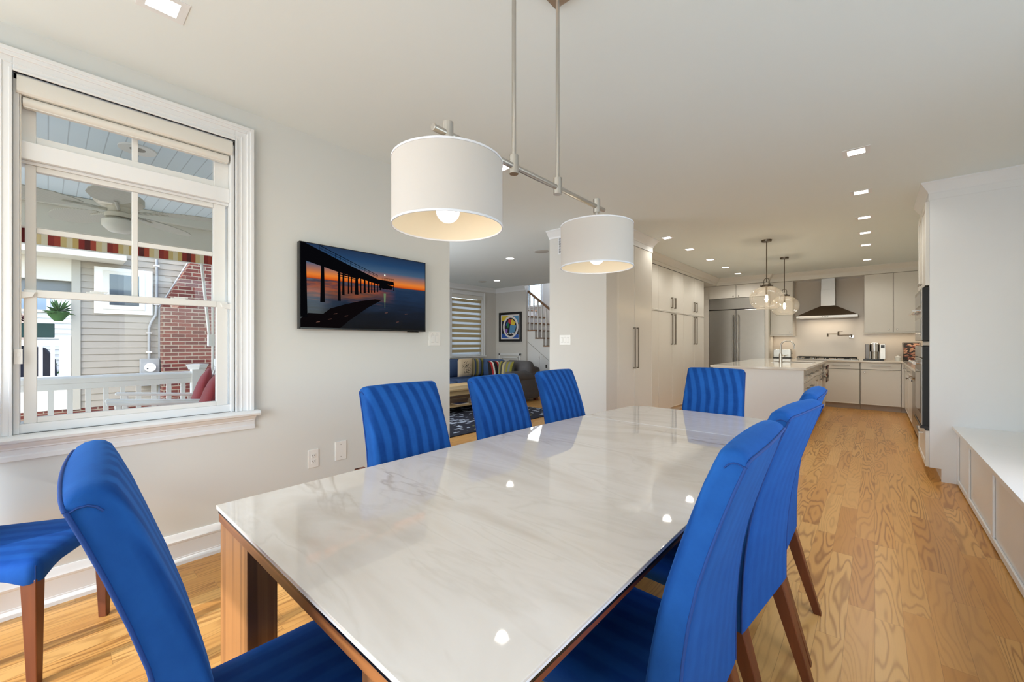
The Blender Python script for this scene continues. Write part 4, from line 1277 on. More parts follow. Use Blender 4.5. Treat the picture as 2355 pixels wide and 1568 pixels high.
# ================================================================== BACK RUN
BF = 10.22      # base fronts
UF = 10.50      # upper fronts
b = B(); b.box(-1.72, XR - 0.02, YB - 0.008, YB - 0.0005, 0.93, 2.585)
tag(obj('backsplash', b, M['splash'], None), 'taupe glass backsplash behind the range hood', 'backsplash')
def upper_cab(label, x0, x1, doors, z0, z1, yf=UF, lab2=None):
    t = thing('wall_cabinet', label, 'cabinet', ((x0+x1)/2, yf + 0.17, z0))
    b = B(); b.box(x0, x1, yf + 0.02, YB - 0.009, z0, z1); b.box(x0 - 0.012, x1 + (0.012 if x1 < 0 else 0), yf - 0.008, YB - 0.009, z0 - 0.024, z0 - 0.0005)
    obj('body', b, M['cab'], t, bevel=0.001)
    b = B(); b.box(x0 + 0.002, x1 - 0.002, yf + 0.0185, yf + 0.0202, z0 + 0.002, z1 - 0.002); obj('reveal_gap', b, M['gap'], t)
    for a, c, kx in doors:
        b = B(); b.front('y', yf, -1, a, c, z0 + 0.003, z1 - 0.003, 0.018, 0.010, 0.0015)
        d = obj('door', b, M['cab'], t)
        b = B(); knob(b, 'y', yf, -1, kx, z0 + 0.055); obj('knob', b, M['nickel'], d, smooth=40)
    return t
upper_cab('narrow white wall cabinet between the refrigerator and the range hood', -1.719, -1.308, [(-1.717, -1.310, -1.355)], 1.440, 2.583)
upper_cab('white two door wall cabinet right of the range hood', -0.155, 1.10, [(-0.152, 0.257, 0.196), (0.263, 0.700, 0.312)], 1.468, 2.583)
b = B(); b.box(0.9, 0.92, 10.55, 10.57, 1.4, 1.44)
b.bm.free()
# base cabinets of the back run
def base_cab(label, x0, x1, drawer=True, kx=None, hb=True):
    t = thing('base_cabinet', label, 'cabinet', ((x0+x1)/2, BF + 0.3, 0), 0, 'white base cabinets under the range wall counter')
    b = B(); b.box(x0, x1, BF + 0.02, YB - 0.009, 0.10, 0.898); b.box(x0, x1, BF + 0.075, YB - 0.009, 0, 0.10, 1)
    obj('body', b, [M['cab'], M['toe']], t)
    b = B(); b.box(x0 + 0.001, x1 - 0.001, BF + 0.0185, BF + 0.0202, 0.102, 0.896); obj('reveal_gap', b, M['gap'], t)
    zt = 0.895
    if drawer:
        b = B(); b.front('y', BF, -1, x0 + 0.004, x1 - 0.004, 0.768, zt, 0.018, 0.012, 0.003)
        d = obj('drawer', b, M['cab'], t)
        b = B(); m = (x0+x1)/2; bar_handle(b, 'y', BF, -1, m - 0.14, 0.838, 0, False, m + 0.14, r=0.0045)
        obj('handle', b, M['pull'], d)
        zt = 0.760
    b = B(); b.front('y', BF, -1, x0 + 0.004, x1 - 0.004, 0.104, zt, 0.018, 0.012, 0.003)
    d = obj('door', b, M['cab'], t)
    if kx is not None:
        b = B(); knob(b, 'y', BF, -1, kx, zt - 0.045); obj('knob', b, M['nickel'], d, smooth=40)
base_cab('white base cabinet right of the range, drawer over a knobbed door, left of the corner', -0.208, 0.362, True, -0.145)
base_cab('white base cabinet under the right half of the cooktop, partly behind the island', -0.78, -0.212, True, None)
base_cab('white base cabinet under the left half of the cooktop, mostly behind the island', -1.36, -0.784, True, None)
base_cab('white base cabinet beside the refrigerator, hidden behind the island', -1.718, -1.364, True, None)
b = B(); b.box(0.364, 0.400, BF, BF + 0.3, 0.10, 0.898); b.box(0.364, 0.46, BF + 0.075, BF + 0.3, 0, 0.1, 1)
tag(obj('corner_filler', b, [M['cab'], M['toe']], None), 'white corner filler where the two counter runs meet', 'panel')
b = B(); b.box(-1.718, XR - 0.01, BF - 0.025, YB - 0.009, 0.90, 0.932)
tag(obj('countertop', b, M['quartz_back'], None, bevel=0.003), 'cream quartz countertop along the range wall', 'countertop')

# ---- hood
hd = thing('range_hood', 'stainless pyramid range hood with a tall chimney', 'range hood', (-0.738, 10.6, 1.77))
hx0, hx1, hy0, hy1 = -1.232, -0.243, 10.36, YB - 0.009
b = B(); b.box(hx0, hx1, hy0, hy1, 1.777, 1.822)
obj('lip', b, M['steel'], hd, bevel=0.003)
b = B()
cx0, cx1 = -0.838, -0.602
b.hexa([(hx0, hy0, 1.8225), (hx1, hy0, 1.8225), (hx1, hy1, 1.8225), (hx0, hy1, 1.8225), (cx0, 10.58, 2.028), (cx1, 10.58, 2.028), (cx1, hy1, 2.028), (cx0, hy1, 2.028)])
obj('canopy', b, M['hood'], hd)
b = B(); b.box(cx0, cx1, 10.58, hy1, 2.028, 2.36); b.box(cx0 + 0.006, cx1 - 0.006, 10.586, hy1, 2.36, 2.584)
obj('chimney', b, M['steel'], hd, bevel=0.002)
b = B(); b.box(hx0 + 0.05, hx1 - 0.05, hy0 + 0.05, hy1 - 0.05, 1.770, 1.777); obj('filter', b, M['steel'], hd)
b = B()
for k in range(4): b.box(-0.80 + k * 0.028, -0.785 + k * 0.028, hy0 - 0.0015, hy0, 1.795, 1.803)
obj('control_buttons', b, M['slot'], hd)
light('hood_lamp', 'AREA', (-0.74, 10.6, 1.765), 2.6, (1, 0.87, 0.7), (0, 0, 0), size=0.7, size_y=0.2)
light('under_cabinet_lamp', 'AREA', (0.3, 10.68, 1.44), 1.3, (1, 0.85, 0.66), (0, 0, 0), size=0.9, size_y=0.06)
light('under_cabinet_lamp', 'AREA', (-1.49, 10.68, 1.41), 0.7, (1, 0.85, 0.66), (0, 0, 0), size=0.35, size_y=0.06)

# ---- cooktop
ck = thing('cooktop', 'black gas cooktop with cast iron grates under the range hood', 'cooktop', (-0.74, 10.5, 0.932))
b = B(); b.box(-1.25, -0.24, 10.28, 10.74, 0.9322, 0.944)
obj('pan', b, M['steel'], ck, bevel=0.003)
for gx in (-1.06, -0.74, -0.42):
    b = B()
    for yy in (10.30, 10.51, 10.72): b.box(gx - 0.155, gx + 0.155, yy - 0.007, yy + 0.007, 0.966, 0.984)
    for xx in (-0.15, -0.075, 0, 0.075, 0.15): b.box(gx + xx - 0.006, gx + xx + 0.006, 10.30, 10.72, 0.966, 0.984)
    for sx in (-0.148, 0.148):
        for yy in (10.31, 10.71): b.box(gx + sx - 0.006, gx + sx + 0.006, yy - 0.006, yy + 0.006, 0.944, 0.966)
    obj('grate', b, M['black_matt'], ck)
for gx, gy in ((-1.06, 10.40), (-1.06, 10.62), (-0.74, 10.51), (-0.42, 10.40), (-0.42, 10.62)):
    b = B(); b.cone((gx, gy, 0.944), (gx, gy, 0.960), 0.045, 0.035, 20); obj('burner', b, M['black_matt'], ck, smooth=40)
for k in range(5):
    b = B(); x = -1.14 + 0.2 * k; b.cone((x, 10.292, 0.944), (x, 10.292, 0.964), 0.015, 0.013, 14); obj('control_knob', b, M['chrome'], ck, smooth=40)

# ---- pot filler
pfl = thing('pot_filler', 'folded wall mounted nickel pot filler tap below the range hood', 'tap', (-0.36, 10.85, 1.40))
b = B()
yA = 10.74
b.cone((-0.355, YB - 0.009, 1.398), (-0.355, YB - 0.02, 1.398), 0.032, n=20); b.cone((-0.355, YB - 0.02, 1.398), (-0.355, yA, 1.398), 0.012, n=14)
obj('wall_flange', b, M['chrome'], pfl, smooth=40)
b = B(); b.cone((-0.355, yA, 1.385), (-0.355, yA, 1.435), 0.014, n=14); b.cone((-0.355, yA, 1.425), (-0.56, yA, 1.425), 0.009, n=12); b.cone((-0.56, yA, 1.415), (-0.56, yA, 1.498), 0.015, n=14)
obj('inner_arm', b, M['bronze'], pfl, smooth=40)
b = B(); b.cone((-0.56, yA - 0.0, 1.450), (-0.735, yA, 1.450), 0.009, n=12); b.cone((-0.735, yA, 1.462), (-0.735, yA, 1.395), 0.013, n=12)
obj('outer_arm', b, M['bronze'], pfl, smooth=40)
b = B(); b.box(-0.56, -0.49, yA - 0.006, yA + 0.006, 1.498, 1.506); obj('lever', b, M['bronze'], pfl)
b = B(); b.cone((-0.355, yA, 1.39), (-0.385, yA - 0.01, 1.35), 0.005, n=8); obj('shutoff_lever', b, M['bronze'], pfl)

# ---- counter things
tr = thing('toaster', 'stainless long toaster on the counter behind the island tap', 'toaster', (-1.52, 10.6, 0.932))
b = B(); b.prism([(-1.655, 0.955), (-1.655, 1.10), (-1.635, 1.128), (-1.355, 1.128), (-1.335, 1.10), (-1.335, 0.955)], 'y', 10.45, 10.62)
obj('body', b, M['steel'], tr, bevel=0.008)
b = B(); b.box(-1.66, -1.33, 10.445, 10.625, 0.9325, 0.955); obj('base', b, M['black'], tr, bevel=0.003)
b = B(); b.box(-1.62, -1.37, 10.50, 10.512, 1.128, 1.1295); b.box(-1.62, -1.37, 10.555, 10.567, 1.128, 1.1295); obj('slots', b, M['black'], tr)
b = B(); b.box(-1.34, -1.315, 10.51, 10.55, 1.04, 1.055); obj('lever', b, M['black'], tr)

cf = thing('coffee_machine', 'stainless pod coffee machine with black base on the range wall counter', 'coffee machine', (0.03, 10.55, 0.932))
b = B(); b.box(-0.17, 0.13, 10.40, 10.66, 0.9325, 0.955); obj('base', b, M['black'], cf, bevel=0.006)
b = B(); b.cone((-0.005, 10.50, 1.10), (-0.005, 10.50, 1.258), 0.066, n=32); b.cone((-0.005, 10.50, 1.258), (-0.005, 10.50, 1.268), 0.066, 0.05, 32); obj('brew_head', b, M['chrome'], cf, smooth=40)
b = B(); b.box(-0.075, 0.065, 10.52, 10.65, 0.955, 1.24); b.cone((-0.005, 10.50, 0.9555), (-0.005, 10.50, 1.099), 0.062, n=28); obj('column', b, M['nickel'], cf, smooth=35, bevel=0.004)
b = B(); b.box(0.068, 0.155, 10.44, 10.64, 0.955, 1.245); obj('side_panel', b, M['nickel'], cf, bevel=0.008)
b = B(); b.box(0.085, 0.138, 10.4385, 10.44, 1.17, 1.228); obj('display', b, M['black'], cf)
b = B(); b.box(-0.14, -0.080, 10.45, 10.64, 0.957, 1.245); obj('water_tank', b, mat('smoked_water_tank', rgb(96, 84, 76), 0.15), cf, bevel=0.006)
b = B(); b.cone((0.325, 10.60, 0.9325), (0.325, 10.60, 0.99), 0.042, 0.046, 24); b.lathe([(0.046, 0), (0.05, 0.006), (0.04, 0.02), (0.012, 0.032), (0.012, 0.044), (0.001, 0.046)], (0.325, 10.60, 0.99), 24)
tag(obj('sugar_jar', b, M['plate'], None, smooth=40), 'small round white lidded jar on the counter beside the patterned board', 'jar')
def pattern_mat(name, cols, scale=22, zs=1.0):
    m, N, L, p = pr(name)
    tc = N.new('ShaderNodeTexCoord')
    v = N.new('ShaderNodeTexVoronoi'); v.inputs['Scale'].default_value = scale
    mp = N.new('ShaderNodeMapping'); mp.inputs['Scale'].default_value = (1, 1, zs)
    L.new(tc.outputs['Object'], mp.inputs[0]); L.new(mp.outputs[0], v.inputs['Vector'])
    sp = N.new('ShaderNodeSeparateColor'); L.new(v.outputs['Color'], sp.inputs[0])
    n = len(cols)
    c = ramp(N, L, sp.outputs[0], [(i / n, cc) for i, cc in enumerate(cols)], 'CONSTANT')
    L.new(c, p.inputs['Base Color'])
    p.inputs['Roughness'].default_value = 0.7
    return m
M['pat_board'] = pattern_mat('red_black_patterned_print', [rgb(30, 24, 24), rgb(176, 128, 100), rgb(44, 30, 28), rgb(196, 150, 120), rgb(110, 50, 42)], 26, 2)
tvb = thing('patterned_board', 'black framed board with tan and black print leaning in the counter corner', 'board', (0.50, 10.72, 0.932))
b = B(); b.hexa([(0.405, 10.60, 0.95), (0.62, 10.60, 0.95), (0.62, 10.612, 0.95), (0.405, 10.612, 0.95), (0.405, 10.76, 1.262), (0.62, 10.76, 1.262), (0.62, 10.772, 1.262), (0.405, 10.772, 1.262)])
obj('panel', b, M['pat_board'], tvb, bevel=0.01)
b = B(); b.tube([(0.40, 10.598, 0.945), (0.625, 10.598, 0.945), (0.63, 10.76, 1.268), (0.395, 10.76, 1.268)], 0.006, 8, closed=True); b.box(0.40, 0.64, 10.50, 10.62, 0.9325, 0.944)
obj('stand', b, M['black_matt'], tvb)

# ================================================================== RIGHT RUN: tower, base cabinets
TW = thing('oven_tower', 'tall white oven tower cabinet with plain side panel facing the dining room', 'cabinet', (0.75, 5.8, 0))
b = B(); b.box(0.379, XR - 0.001, 5.40, 5.425, 0.118, 2.588); b.box(0.455, XR - 0.001, 5.40, 5.425, 0.0, 0.118)
obj('side_panel', b, M['trim'], TW)
b = B(); b.box(0.385, XR - 0.001, 5.426, 6.24, 1.80, 2.586); b.box(0.385, XR - 0.001, 5.426, 6.24, 0.118, 0.47); b.box(0.46, XR - 0.001, 5.426, 6.24, 0, 0.118)
b.box(0.385, XR - 0.001, 6.215, 6.24, 0.47, 1.80); b.box(0.385, 0.42, 5.426, 6.215, 1.245, 1.275); b.box(0.95, XR - 0.001, 5.426, 6.215, 0.47, 1.80)
obj('body', b, M['cab'], TW)
for y0, y1 in ((5.403, 5.815), (5.821, 6.236)):
    b = B(); b.front('x', 0.352, -1, y0, y1, 1.803, 2.578, 0.026, 0.055, 0.006)
    d = obj('door', b, M['cab'], TW)
    b = B(); knob(b, 'x', 0.352, -1, 5.77 if y0 < 5.5 else 5.87, 1.85, 0.016); obj('knob', b, M['nickel'], d, smooth=40)
b = B(); b.front('x', 0.352, -1, 5.403, 6.236, 0.122, 0.452, 0.026, 0.045, 0.006)
d = obj('drawer', b, M['cab'], TW)
b = B(); bar_handle(b, 'x', 0.352, -1, 5.62, 0.40, 0, False, 6.02, r=0.006); obj('handle', b, M['nickel'], d)
mw = thing('microwave_oven', 'built in stainless microwave with black edge in the oven tower', 'oven', (0.6, 5.8, 1.286))
b = B(); b.box(0.3335, 0.3785, 5.404, 6.208, 1.290, 1.783); b.box(0.379, 0.94, 5.44, 6.20, 1.288, 1.785); obj('body', b, M['black_matt'], mw)
b = B(); b.box(0.326, 0.333, 5.404, 6.208, 1.290, 1.783); dd = obj('door', b, M['steel'], mw, bevel=0.003)
b = B(); b.box(0.324, 0.3262, 5.47, 6.17, 1.335, 1.50); b.box(0.324, 0.3262, 5.47, 6.17, 1.63, 1.75); obj('glass', b, M['dark_glass'], dd)
b = B(); b.cone((0.283, 5.50, 1.575), (0.283, 6.14, 1.575), 0.014, n=14); b.cone((0.283, 5.54, 1.575), (0.3255, 5.54, 1.575), 0.01, n=10); b.cone((0.283, 6.10, 1.575), (0.3255, 6.10, 1.575), 0.01, n=10); obj('handle', b, M['chrome'], dd, smooth=40)
ov = thing('wall_oven', 'built in stainless wall oven below the microwave in the oven tower', 'oven', (0.6, 5.8, 0.47))
b = B(); b.box(0.3335, 0.3785, 5.404, 6.208, 0.498, 1.234); b.box(0.379, 0.94, 5.44, 6.20, 0.474, 1.236); obj('body', b, M['black_matt'], ov)
b = B(); b.box(0.326, 0.333, 5.404, 6.208, 1.13, 1.234); obj('control_panel', b, M['steel'], ov, bevel=0.003)
b = B(); b.box(0.326, 0.333, 5.404, 6.208, 0.50, 1.122); dd = obj('door', b, M['steel'], ov, bevel=0.003)
b = B(); b.box(0.324, 0.3262, 5.52, 6.12, 0.60, 1.00); obj('glass', b, M['dark_glass'], dd)
b = B(); b.cone((0.283, 5.50, 1.075), (0.283, 6.14, 1.075), 0.014, n=14); b.cone((0.283, 5.54, 1.075), (0.3255, 5.54, 1.075), 0.01, n=10); b.cone((0.283, 6.10, 1.075), (0.3255, 6.10, 1.075), 0.01, n=10); obj('handle', b, M['chrome'], dd, smooth=40)
b = B(); b.box(0.318, 0.3785, 5.404, 6.208, 0.474, 0.496); obj('vent_strip', b, M['black'], ov)
def rbase(label, y0, y1, style):
    t = thing('base_cabinet', label, 'cabinet', (0.75, (y0+y1)/2, 0))
    b = B(); b.box(0.422, XR - 0.001, y0, y1, 0.10, 0.898); b.box(0.475, XR - 0.001, y0, y1, 0, 0.10, 1)
    obj('body', b, [M['cab'], M['toe']], t)
    if style == 'door':
        n = 2
        for k in range(n):
            a, c = y0 + (y1-y0) * k / n, y0 + (y1-y0) * (k+1) / n
            b = B(); b.front('x', 0.40, -1, a + 0.003, c - 0.003, 0.768, 0.895, 0.02, 0.015, 0.003); d = obj('drawer', b, M['cab'], t)
            b = B(); bar_handle(b, 'x', 0.40, -1, (a+c)/2 - 0.07, 0.83, 0, False, (a+c)/2 + 0.07); obj('handle', b, M['pull'], d)
            b = B(); b.front('x', 0.40, -1, a + 0.003, c - 0.003, 0.104, 0.760, 0.02, 0.015, 0.003); d = obj('door', b, M['cab'], t)
            b = B(); knob(b, 'x', 0.40, -1, c - 0.05 if k == 0 else a + 0.05, 0.70); obj('knob', b, M['pull'], d, smooth=40)
    return t
rbase('white base cabinet with knobs in the right counter run near the corner', 8.10, 10.19, 'door')
rbase('white base cabinet in the right counter run beside the oven tower', 6.245, 6.99, 'door')
dw = thing('dishwasher', 'stainless dishwasher with long bar handle in the right counter run', 'dishwasher', (0.75, 7.5, 0))
b = B(); b.box(0.42, XR - 0.001, 7.00, 8.09, 0.02, 0.896); obj('body', b, M['gap'], dw)
for y0, y1 in ((7.005, 7.54), (7.55, 8.085)):
    b = B(); b.box(0.395, 0.42, y0, y1, 0.11, 0.893); d = obj('door', b, M['steel'], dw, bevel=0.004)
    b = B(); b.cone((0.345, y0 + 0.05, 0.80), (0.345, y1 - 0.05, 0.80), 0.011, n=12)
    for yy in (y0 + 0.08, y1 - 0.08): b.cone((0.345, yy, 0.80), (0.396, yy, 0.80), 0.008, n=8)
    obj('handle', b, M['chrome'], d, smooth=40)
b = B(); b.box(0.375, XR - 0.001, 6.245, 10.192, 0.90, 0.932)
tag(obj('countertop', b, M['quartz_back'], None, bevel=0.003), 'cream quartz countertop of the right run behind the oven tower', 'countertop')

# ================================================================== ISLAND
IX0, IX1, IY0, IY1 = -1.78, -0.69, 6.47, 9.65
isl = thing('kitchen_island', 'white kitchen island with plain end panel and drawers facing the aisle', 'kitchen island', ((IX0+IX1)/2, 8.0, 0))
b = B(); b.box(IX0, IX1, IY0, IY0 + 0.025, 0, 0.912)
obj('end_panel', b, M['trim'], isl, bevel=0.002)
b = B(); b.box(IX0 + 0.005, IX1 - 0.03, IY0 + 0.026, IY1 - 0.01, 0.10, 0.912); b.box(IX0 + 0.05, IX1 - 0.09, IY0 + 0.026, IY1 - 0.05, 0, 0.10, 1)
obj('body', b, [M['cab'], M['toe']], isl)
b = B(); b.box(IX0 - 0.03, IX1 + 0.03, IY0 - 0.03, IY1 + 0.03, 0.913, 0.945)
top = obj('island_top', b, M['quartz'], isl, bevel=0.003)
b = B(); b.box(IX1 - 0.031, IX1 - 0.029, IY0 + 0.03, IY1 - 0.012, 0.104, 0.91); obj('reveal_gap', b, M['gap'], isl)
ys = [6.50, 7.00, 7.50, 8.30, 8.90, 9.62]
for k, (a, c) in enumerate(zip(ys, ys[1:])):
    if k in (2,):
        b = B(); b.front('x', IX1, 1, a + 0.003, c - 0.003, 0.75, 0.905, 0.028, 0.03, 0.005); d = obj('drawer', b, M['cab'], isl)
        b = B(); bar_handle(b, 'x', IX1, 1, (a+c)/2 - 0.12, 0.83, 0, False, (a+c)/2 + 0.12); obj('handle', b, M['pull'], d)
        m = (a + c) / 2
        for q0, q1, kk in ((a, m, m - 0.04), (m, c, m + 0.04)):
            b = B(); b.front('x', IX1, 1, q0 + 0.003, q1 - 0.003, 0.106, 0.744, 0.028, 0.05, 0.006); d = obj('door', b, M['cab'], isl)
            b = B(); knob(b, 'x', IX1, 1, kk, 0.69); obj('knob', b, M['nickel'], d, smooth=40)
    else:
        for z0, z1 in ((0.735, 0.905), (0.425, 0.729), (0.106, 0.419)):
            b = B(); b.front('x', IX1, 1, a + 0.003, c - 0.003, z0, z1, 0.028, 0.03, 0.005); d = obj('drawer', b, M['cab'], isl)
            b = B(); bar_handle(b, 'x', IX1, 1, (a+c)/2 - 0.10, z1 - 0.07, 0, False, (a+c)/2 + 0.10, proj=0.04); obj('handle', b, M['pull'], d)
# sink rim and tap
b = B()
for q in ((-1.30, -0.74, 8.02, 8.04), (-1.30, -0.74, 8.46, 8.48), (-1.30, -1.28, 8.04, 8.46), (-0.76, -0.74, 8.04, 8.46)):
    b.box(q[0], q[1], q[2], q[3], 0.9452, 0.9475)
b.box(-1.28, -0.76, 8.04, 8.46, 0.9451, 0.9462, 1)
tag(obj('sink', b, [M['steel'], M['bronze']], None), 'dark undermount island sink with a thin steel rim', 'sink')
fa = thing('kitchen_tap', 'tall brushed nickel gooseneck tap on the island', 'tap', (-1.27, 8.45, 0.945))
FX, FYY = -1.155, 7.95
pts = [(FX, FYY, 0.946), (FX, FYY, 1.21)] + [(FX + 0.092 - 0.092 * math.cos(PI * k / 10), FYY, 1.21 + 0.092 * math.sin(PI * k / 10)) for k in range(1, 11)] + [(FX + 0.184, FYY, 1.165)]
fa.location = (FX, FYY, 0.946)
b = B(); b.tube(pts, 0.0125, 14)
obj('spout', b, M['nickel'], fa, smooth=60)
b = B(); b.cone((FX, FYY, 0.946), (FX, FYY, 1.09), 0.024, n=18); b.cone((FX, FYY, 0.946), (FX, FYY, 0.952), 0.03, n=18); obj('body', b, M['nickel'], fa, smooth=40)
b = B(); b.cone((FX, FYY, 1.05), (FX + 0.055, FYY, 1.05), 0.02, n=14); b.cone((FX + 0.055, FYY, 1.05), (FX + 0.10, FYY - 0.01, 1.075), 0.006, n=8); obj('lever', b, M['nickel'], fa, smooth=40)
M['towel'] = pattern_mat('black_red_white_towel_print', [rgb(28, 24, 26), rgb(226, 220, 208), rgb(140, 40, 36), rgb(34, 28, 28), rgb(206, 196, 180)], 20, 1)
b = B(); b.box(-0.640, -0.632, 8.98, 9.42, 0.58, 0.87); b.box(-0.632, -0.625, 9.0, 9.36, 0.66, 0.868)
tag(obj('dish_towel', b, M['towel'], None, bevel=0.002), 'patterned dish towel hanging from the far island drawer handle', 'towel')

# ================================================================== GLOBE PENDANTS
def globe(x, y, label):
    t = thing('globe_pendant', label, 'pendant light', (x, y, ZC), 0, 'glass globe pendants over the island')
    b = B(); b.cone((x, y, ZC - 0.025), (x, y, ZC), 0.062, 0.066, 28); obj('canopy', b, M['bronze'], t, smooth=40)
    b = B(); b.cone((x, y, 2.14), (x, y, ZC - 0.024), 0.0065, n=10); obj('rod', b, M['bronze'], t, smooth=40)
    zg = 1.905
    b = B()
    b.lathe([(0.072, 0.0), (0.072, 0.008), (0.062, 0.012), (0.062, 0.03), (0.05, 0.034), (0.001, 0.036)], (x, y, zg + 0.165), 28)
    for a in range(4):
        an = a * PI / 2 + 0.5
        cx, cy = math.cos(an), math.sin(an)
        b.cone((x + 0.062 * cx, y + 0.062 * cy, zg + 0.18), (x + 0.082 * cx, y + 0.082 * cy, zg + 0.18), 0.004, n=8)
        b.cone((x + 0.08 * cx, y + 0.08 * cy, zg + 0.165), (x + 0.08 * cx, y + 0.08 * cy, zg + 0.20), 0.0045, n=8)
    for s in (-1, 1):
        b.tube([(x + s * 0.034, y, zg + 0.195), (x + s * 0.034, y, zg + 0.255), (x + s * 0.026, y, zg + 0.278), (x + s * 0.010, y, zg + 0.29), (x, y, zg + 0.293)], 0.0045, 8)
    obj('fitter', b, M['bronze'], t, smooth=40)
    b = B(); b.cone((x, y, zg + 0.055), (x, y, zg + 0.166), 0.013, n=14); sk = obj('lamp_socket', b, M['bronze'], t, smooth=40)
    b = B(); b.lathe([(0.001, -0.055), (0.012, -0.048), (0.016, -0.02), (0.016, 0.03), (0.012, 0.05), (0.001, 0.056)], (x, y, zg), 16); obj('light_bulb', b, M['filament'], sk, smooth=60)
    prof = []
    R = 0.218
    for k in range(15):
        a = math.radians(-52 + (52 + 71) * k / 14)
        prof.append((R * math.cos(a), 0.178 * math.sin(a)))
    prof = [(prof[0][0] - 0.012, prof[0][1] - 0.016)] + prof
    prof = [(0.118, prof[0][1])] + prof
    b = B(); b.lathe(prof, (x, y, zg), 48, cap=False)
    obj('glass_globe', b, M['globe'], t, smooth=60)
    light('globe_bulb_glow', 'POINT', (x, y, zg), 5.0, (1, 0.78, 0.52), radius=0.03)
globe(-1.166, 6.844, 'clear glass globe pendant over the island, nearer and larger of the pair')
globe(-1.173, 8.445, 'clear glass globe pendant over the island, farther and smaller of the pair')

# ================================================================== BENCH
bn = thing('window_bench', 'long white built in bench with panelled front along the right wall', 'bench', (0.85, 3.0, 0))
b = B(); b.box(0.562, XR - 0.001, -1.2, 5.398, 0.02, 0.488); b.box(0.60, XR - 0.001, -1.2, 5.398, 0, 0.06)
bd = obj('body', b, M['trim'], bn)
b = B(); b.box(0.523, XR - 0.001, -1.2, 4.628, 0.489, 0.520); b.box(0.523, XR - 0.001, 4.632, 5.398, 0.489, 0.520)
obj('seat_top', b, M['trim'], bn, bevel=0.002)
b = B()
for y in (5.37, 4.80, 3.93, 3.05, 2.17, 1.29):
    b.box(0.549, 0.5615, y - 0.028, y + 0.028, 0.055, 0.488)
b.box(0.549, 0.5615, -1.2, 5.398, 0.012, 0.055); b.box(0.549, 0.5615, -1.2, 5.398, 0.465, 0.488)
obj('front_frame', b, M['trim'], bn, bevel=0.004)

# ================================================================== FAMILY ROOM
# window with zebra blind
w3 = thing('window_3', 'white trimmed window in the family room west wall', 'window', (XF, 7.15, FZ0)); w3['kind'] = 'structure'
b = B()
for (a0, a1, t) in ((0, 0.09, 0.018), (0.06, 0.09, 0.03)):
    b.box(XF, XF + t, FY0 - a1, FY0 - a0, FZ0 - 0.03, FZ1 + a1); b.box(XF, XF + t, FY1 + a0, FY1 + a1, FZ0 - 0.03, FZ1 + a1); b.box(XF, XF + t, FY0, FY1, FZ1 + a0, FZ1 + a1)
b.box(XF, XF + 0.05, FY0 - 0.12, FY1 + 0.12, FZ0 - 0.03, FZ0)
obj('window_casing', b, M['trim'], w3, bevel=0.003)
b = B(); b.box(XF - 0.12, XF - 0.08, FY0, FY0 + 0.06, FZ0, FZ1); b.box(XF - 0.12, XF - 0.08, FY1 - 0.06, FY1, FZ0, FZ1); b.box(XF - 0.12, XF - 0.08, FY0, FY1, 1.69, 1.75); b.box(XF - 0.12, XF - 0.08, FY0, FY1, FZ0, FZ0 + 0.06); b.box(XF - 0.12, XF - 0.08, FY0, FY1, FZ1 - 0.06, FZ1)
obj('window_frame', b, M['vinyl'], w3)
b = B(); b.box(XF - 0.102, XF - 0.098, FY0 + 0.05, FY1 - 0.05, FZ0 + 0.05, FZ1 - 0.05); obj('pane', b, M['glass'], w3)
zb = thing('zebra_blind', 'banded beige and sheer roller blind in the family room window', 'window blind', (XF - 0.03, 7.15, FZ0))
b = B(); b.box(XF - 0.05, XF + 0.005, FY0 + 0.01, FY1 - 0.01, 2.40, FZ1 - 0.002); obj('cassette', b, M['shade_roll'], zb, bevel=0.004)
zt, zb0 = 2.39, 0.965
nb = 11
step = (zt - zb0) / nb
for k in range(nb):
    z1 = zt - k * step
    b = B(); b.box(XF - 0.030, XF - 0.028, FY0 + 0.02, FY1 - 0.02, z1 - step * 0.56, z1); obj('opaque_band', b, M['band'], zb)
b = B(); b.box(XF - 0.036, XF - 0.034, FY0 + 0.02, FY1 - 0.02, zb0, zt); obj('sheer_panel', b, M['sheer'], zb)
b = B(); b.box(XF - 0.04, XF - 0.022, FY0 + 0.02, FY1 - 0.02, zb0 - 0.02, zb0); obj('bottom_rail', b, M['plate'], zb)

# framed art: a plain generic abstract in a black frame
art = thing('framed_art', 'black framed colourful abstract print with a white oval beside the stairs', 'picture', (-7.235, 8.19, 1.73))
ax0, ax1, az0, az1, ay = -7.66, -6.855, 1.30, 2.085, 8.165
ax0, ax1 = -7.70, -6.90
b = B()
fw = 0.065
b.box(ax0, ax1, ay, 8.199, az0, az0 + fw); b.box(ax0, ax1, ay, 8.199, az1 - fw, az1); b.box(ax0, ax0 + fw, ay, 8.199, az0 + fw, az1 - fw); b.box(ax1 - fw, ax1, ay, 8.199, az0 + fw, az1 - fw)
obj('frame', b, M['black'], art, bevel=0.004)
b = B(); yq = ay + 0.015
def aq(pts, e, mi):
    vs = [b.bm.verts.new((x, yq - e, z)) for x, z in pts]; f = b.bm.faces.new(vs); f.material_index = mi
cxa, cza = (ax0 + ax1) / 2, (az0 + az1) / 2
W2, H2 = (ax1 - ax0) / 2 - fw, (az1 - az0) / 2 - fw
def R(u, v): return (cxa + u * W2, cza + v * H2)
aq([R(-1, -1), R(1, -1), R(1, 1), R(-1, 1)], 0, 0)
k = 0.90
aq([R(-k, -k), R(k, -k), R(k, k), R(-k, k)], 0.001, 1)
aq([R(-k, 0.5), R(-0.3, 0.5), R(0.0, k), R(-k, k)], 0.0015, 2)
aq([R(0.4, 0.5), R(k, 0.3), R(k, k), R(0.4, k)], 0.0015, 3)
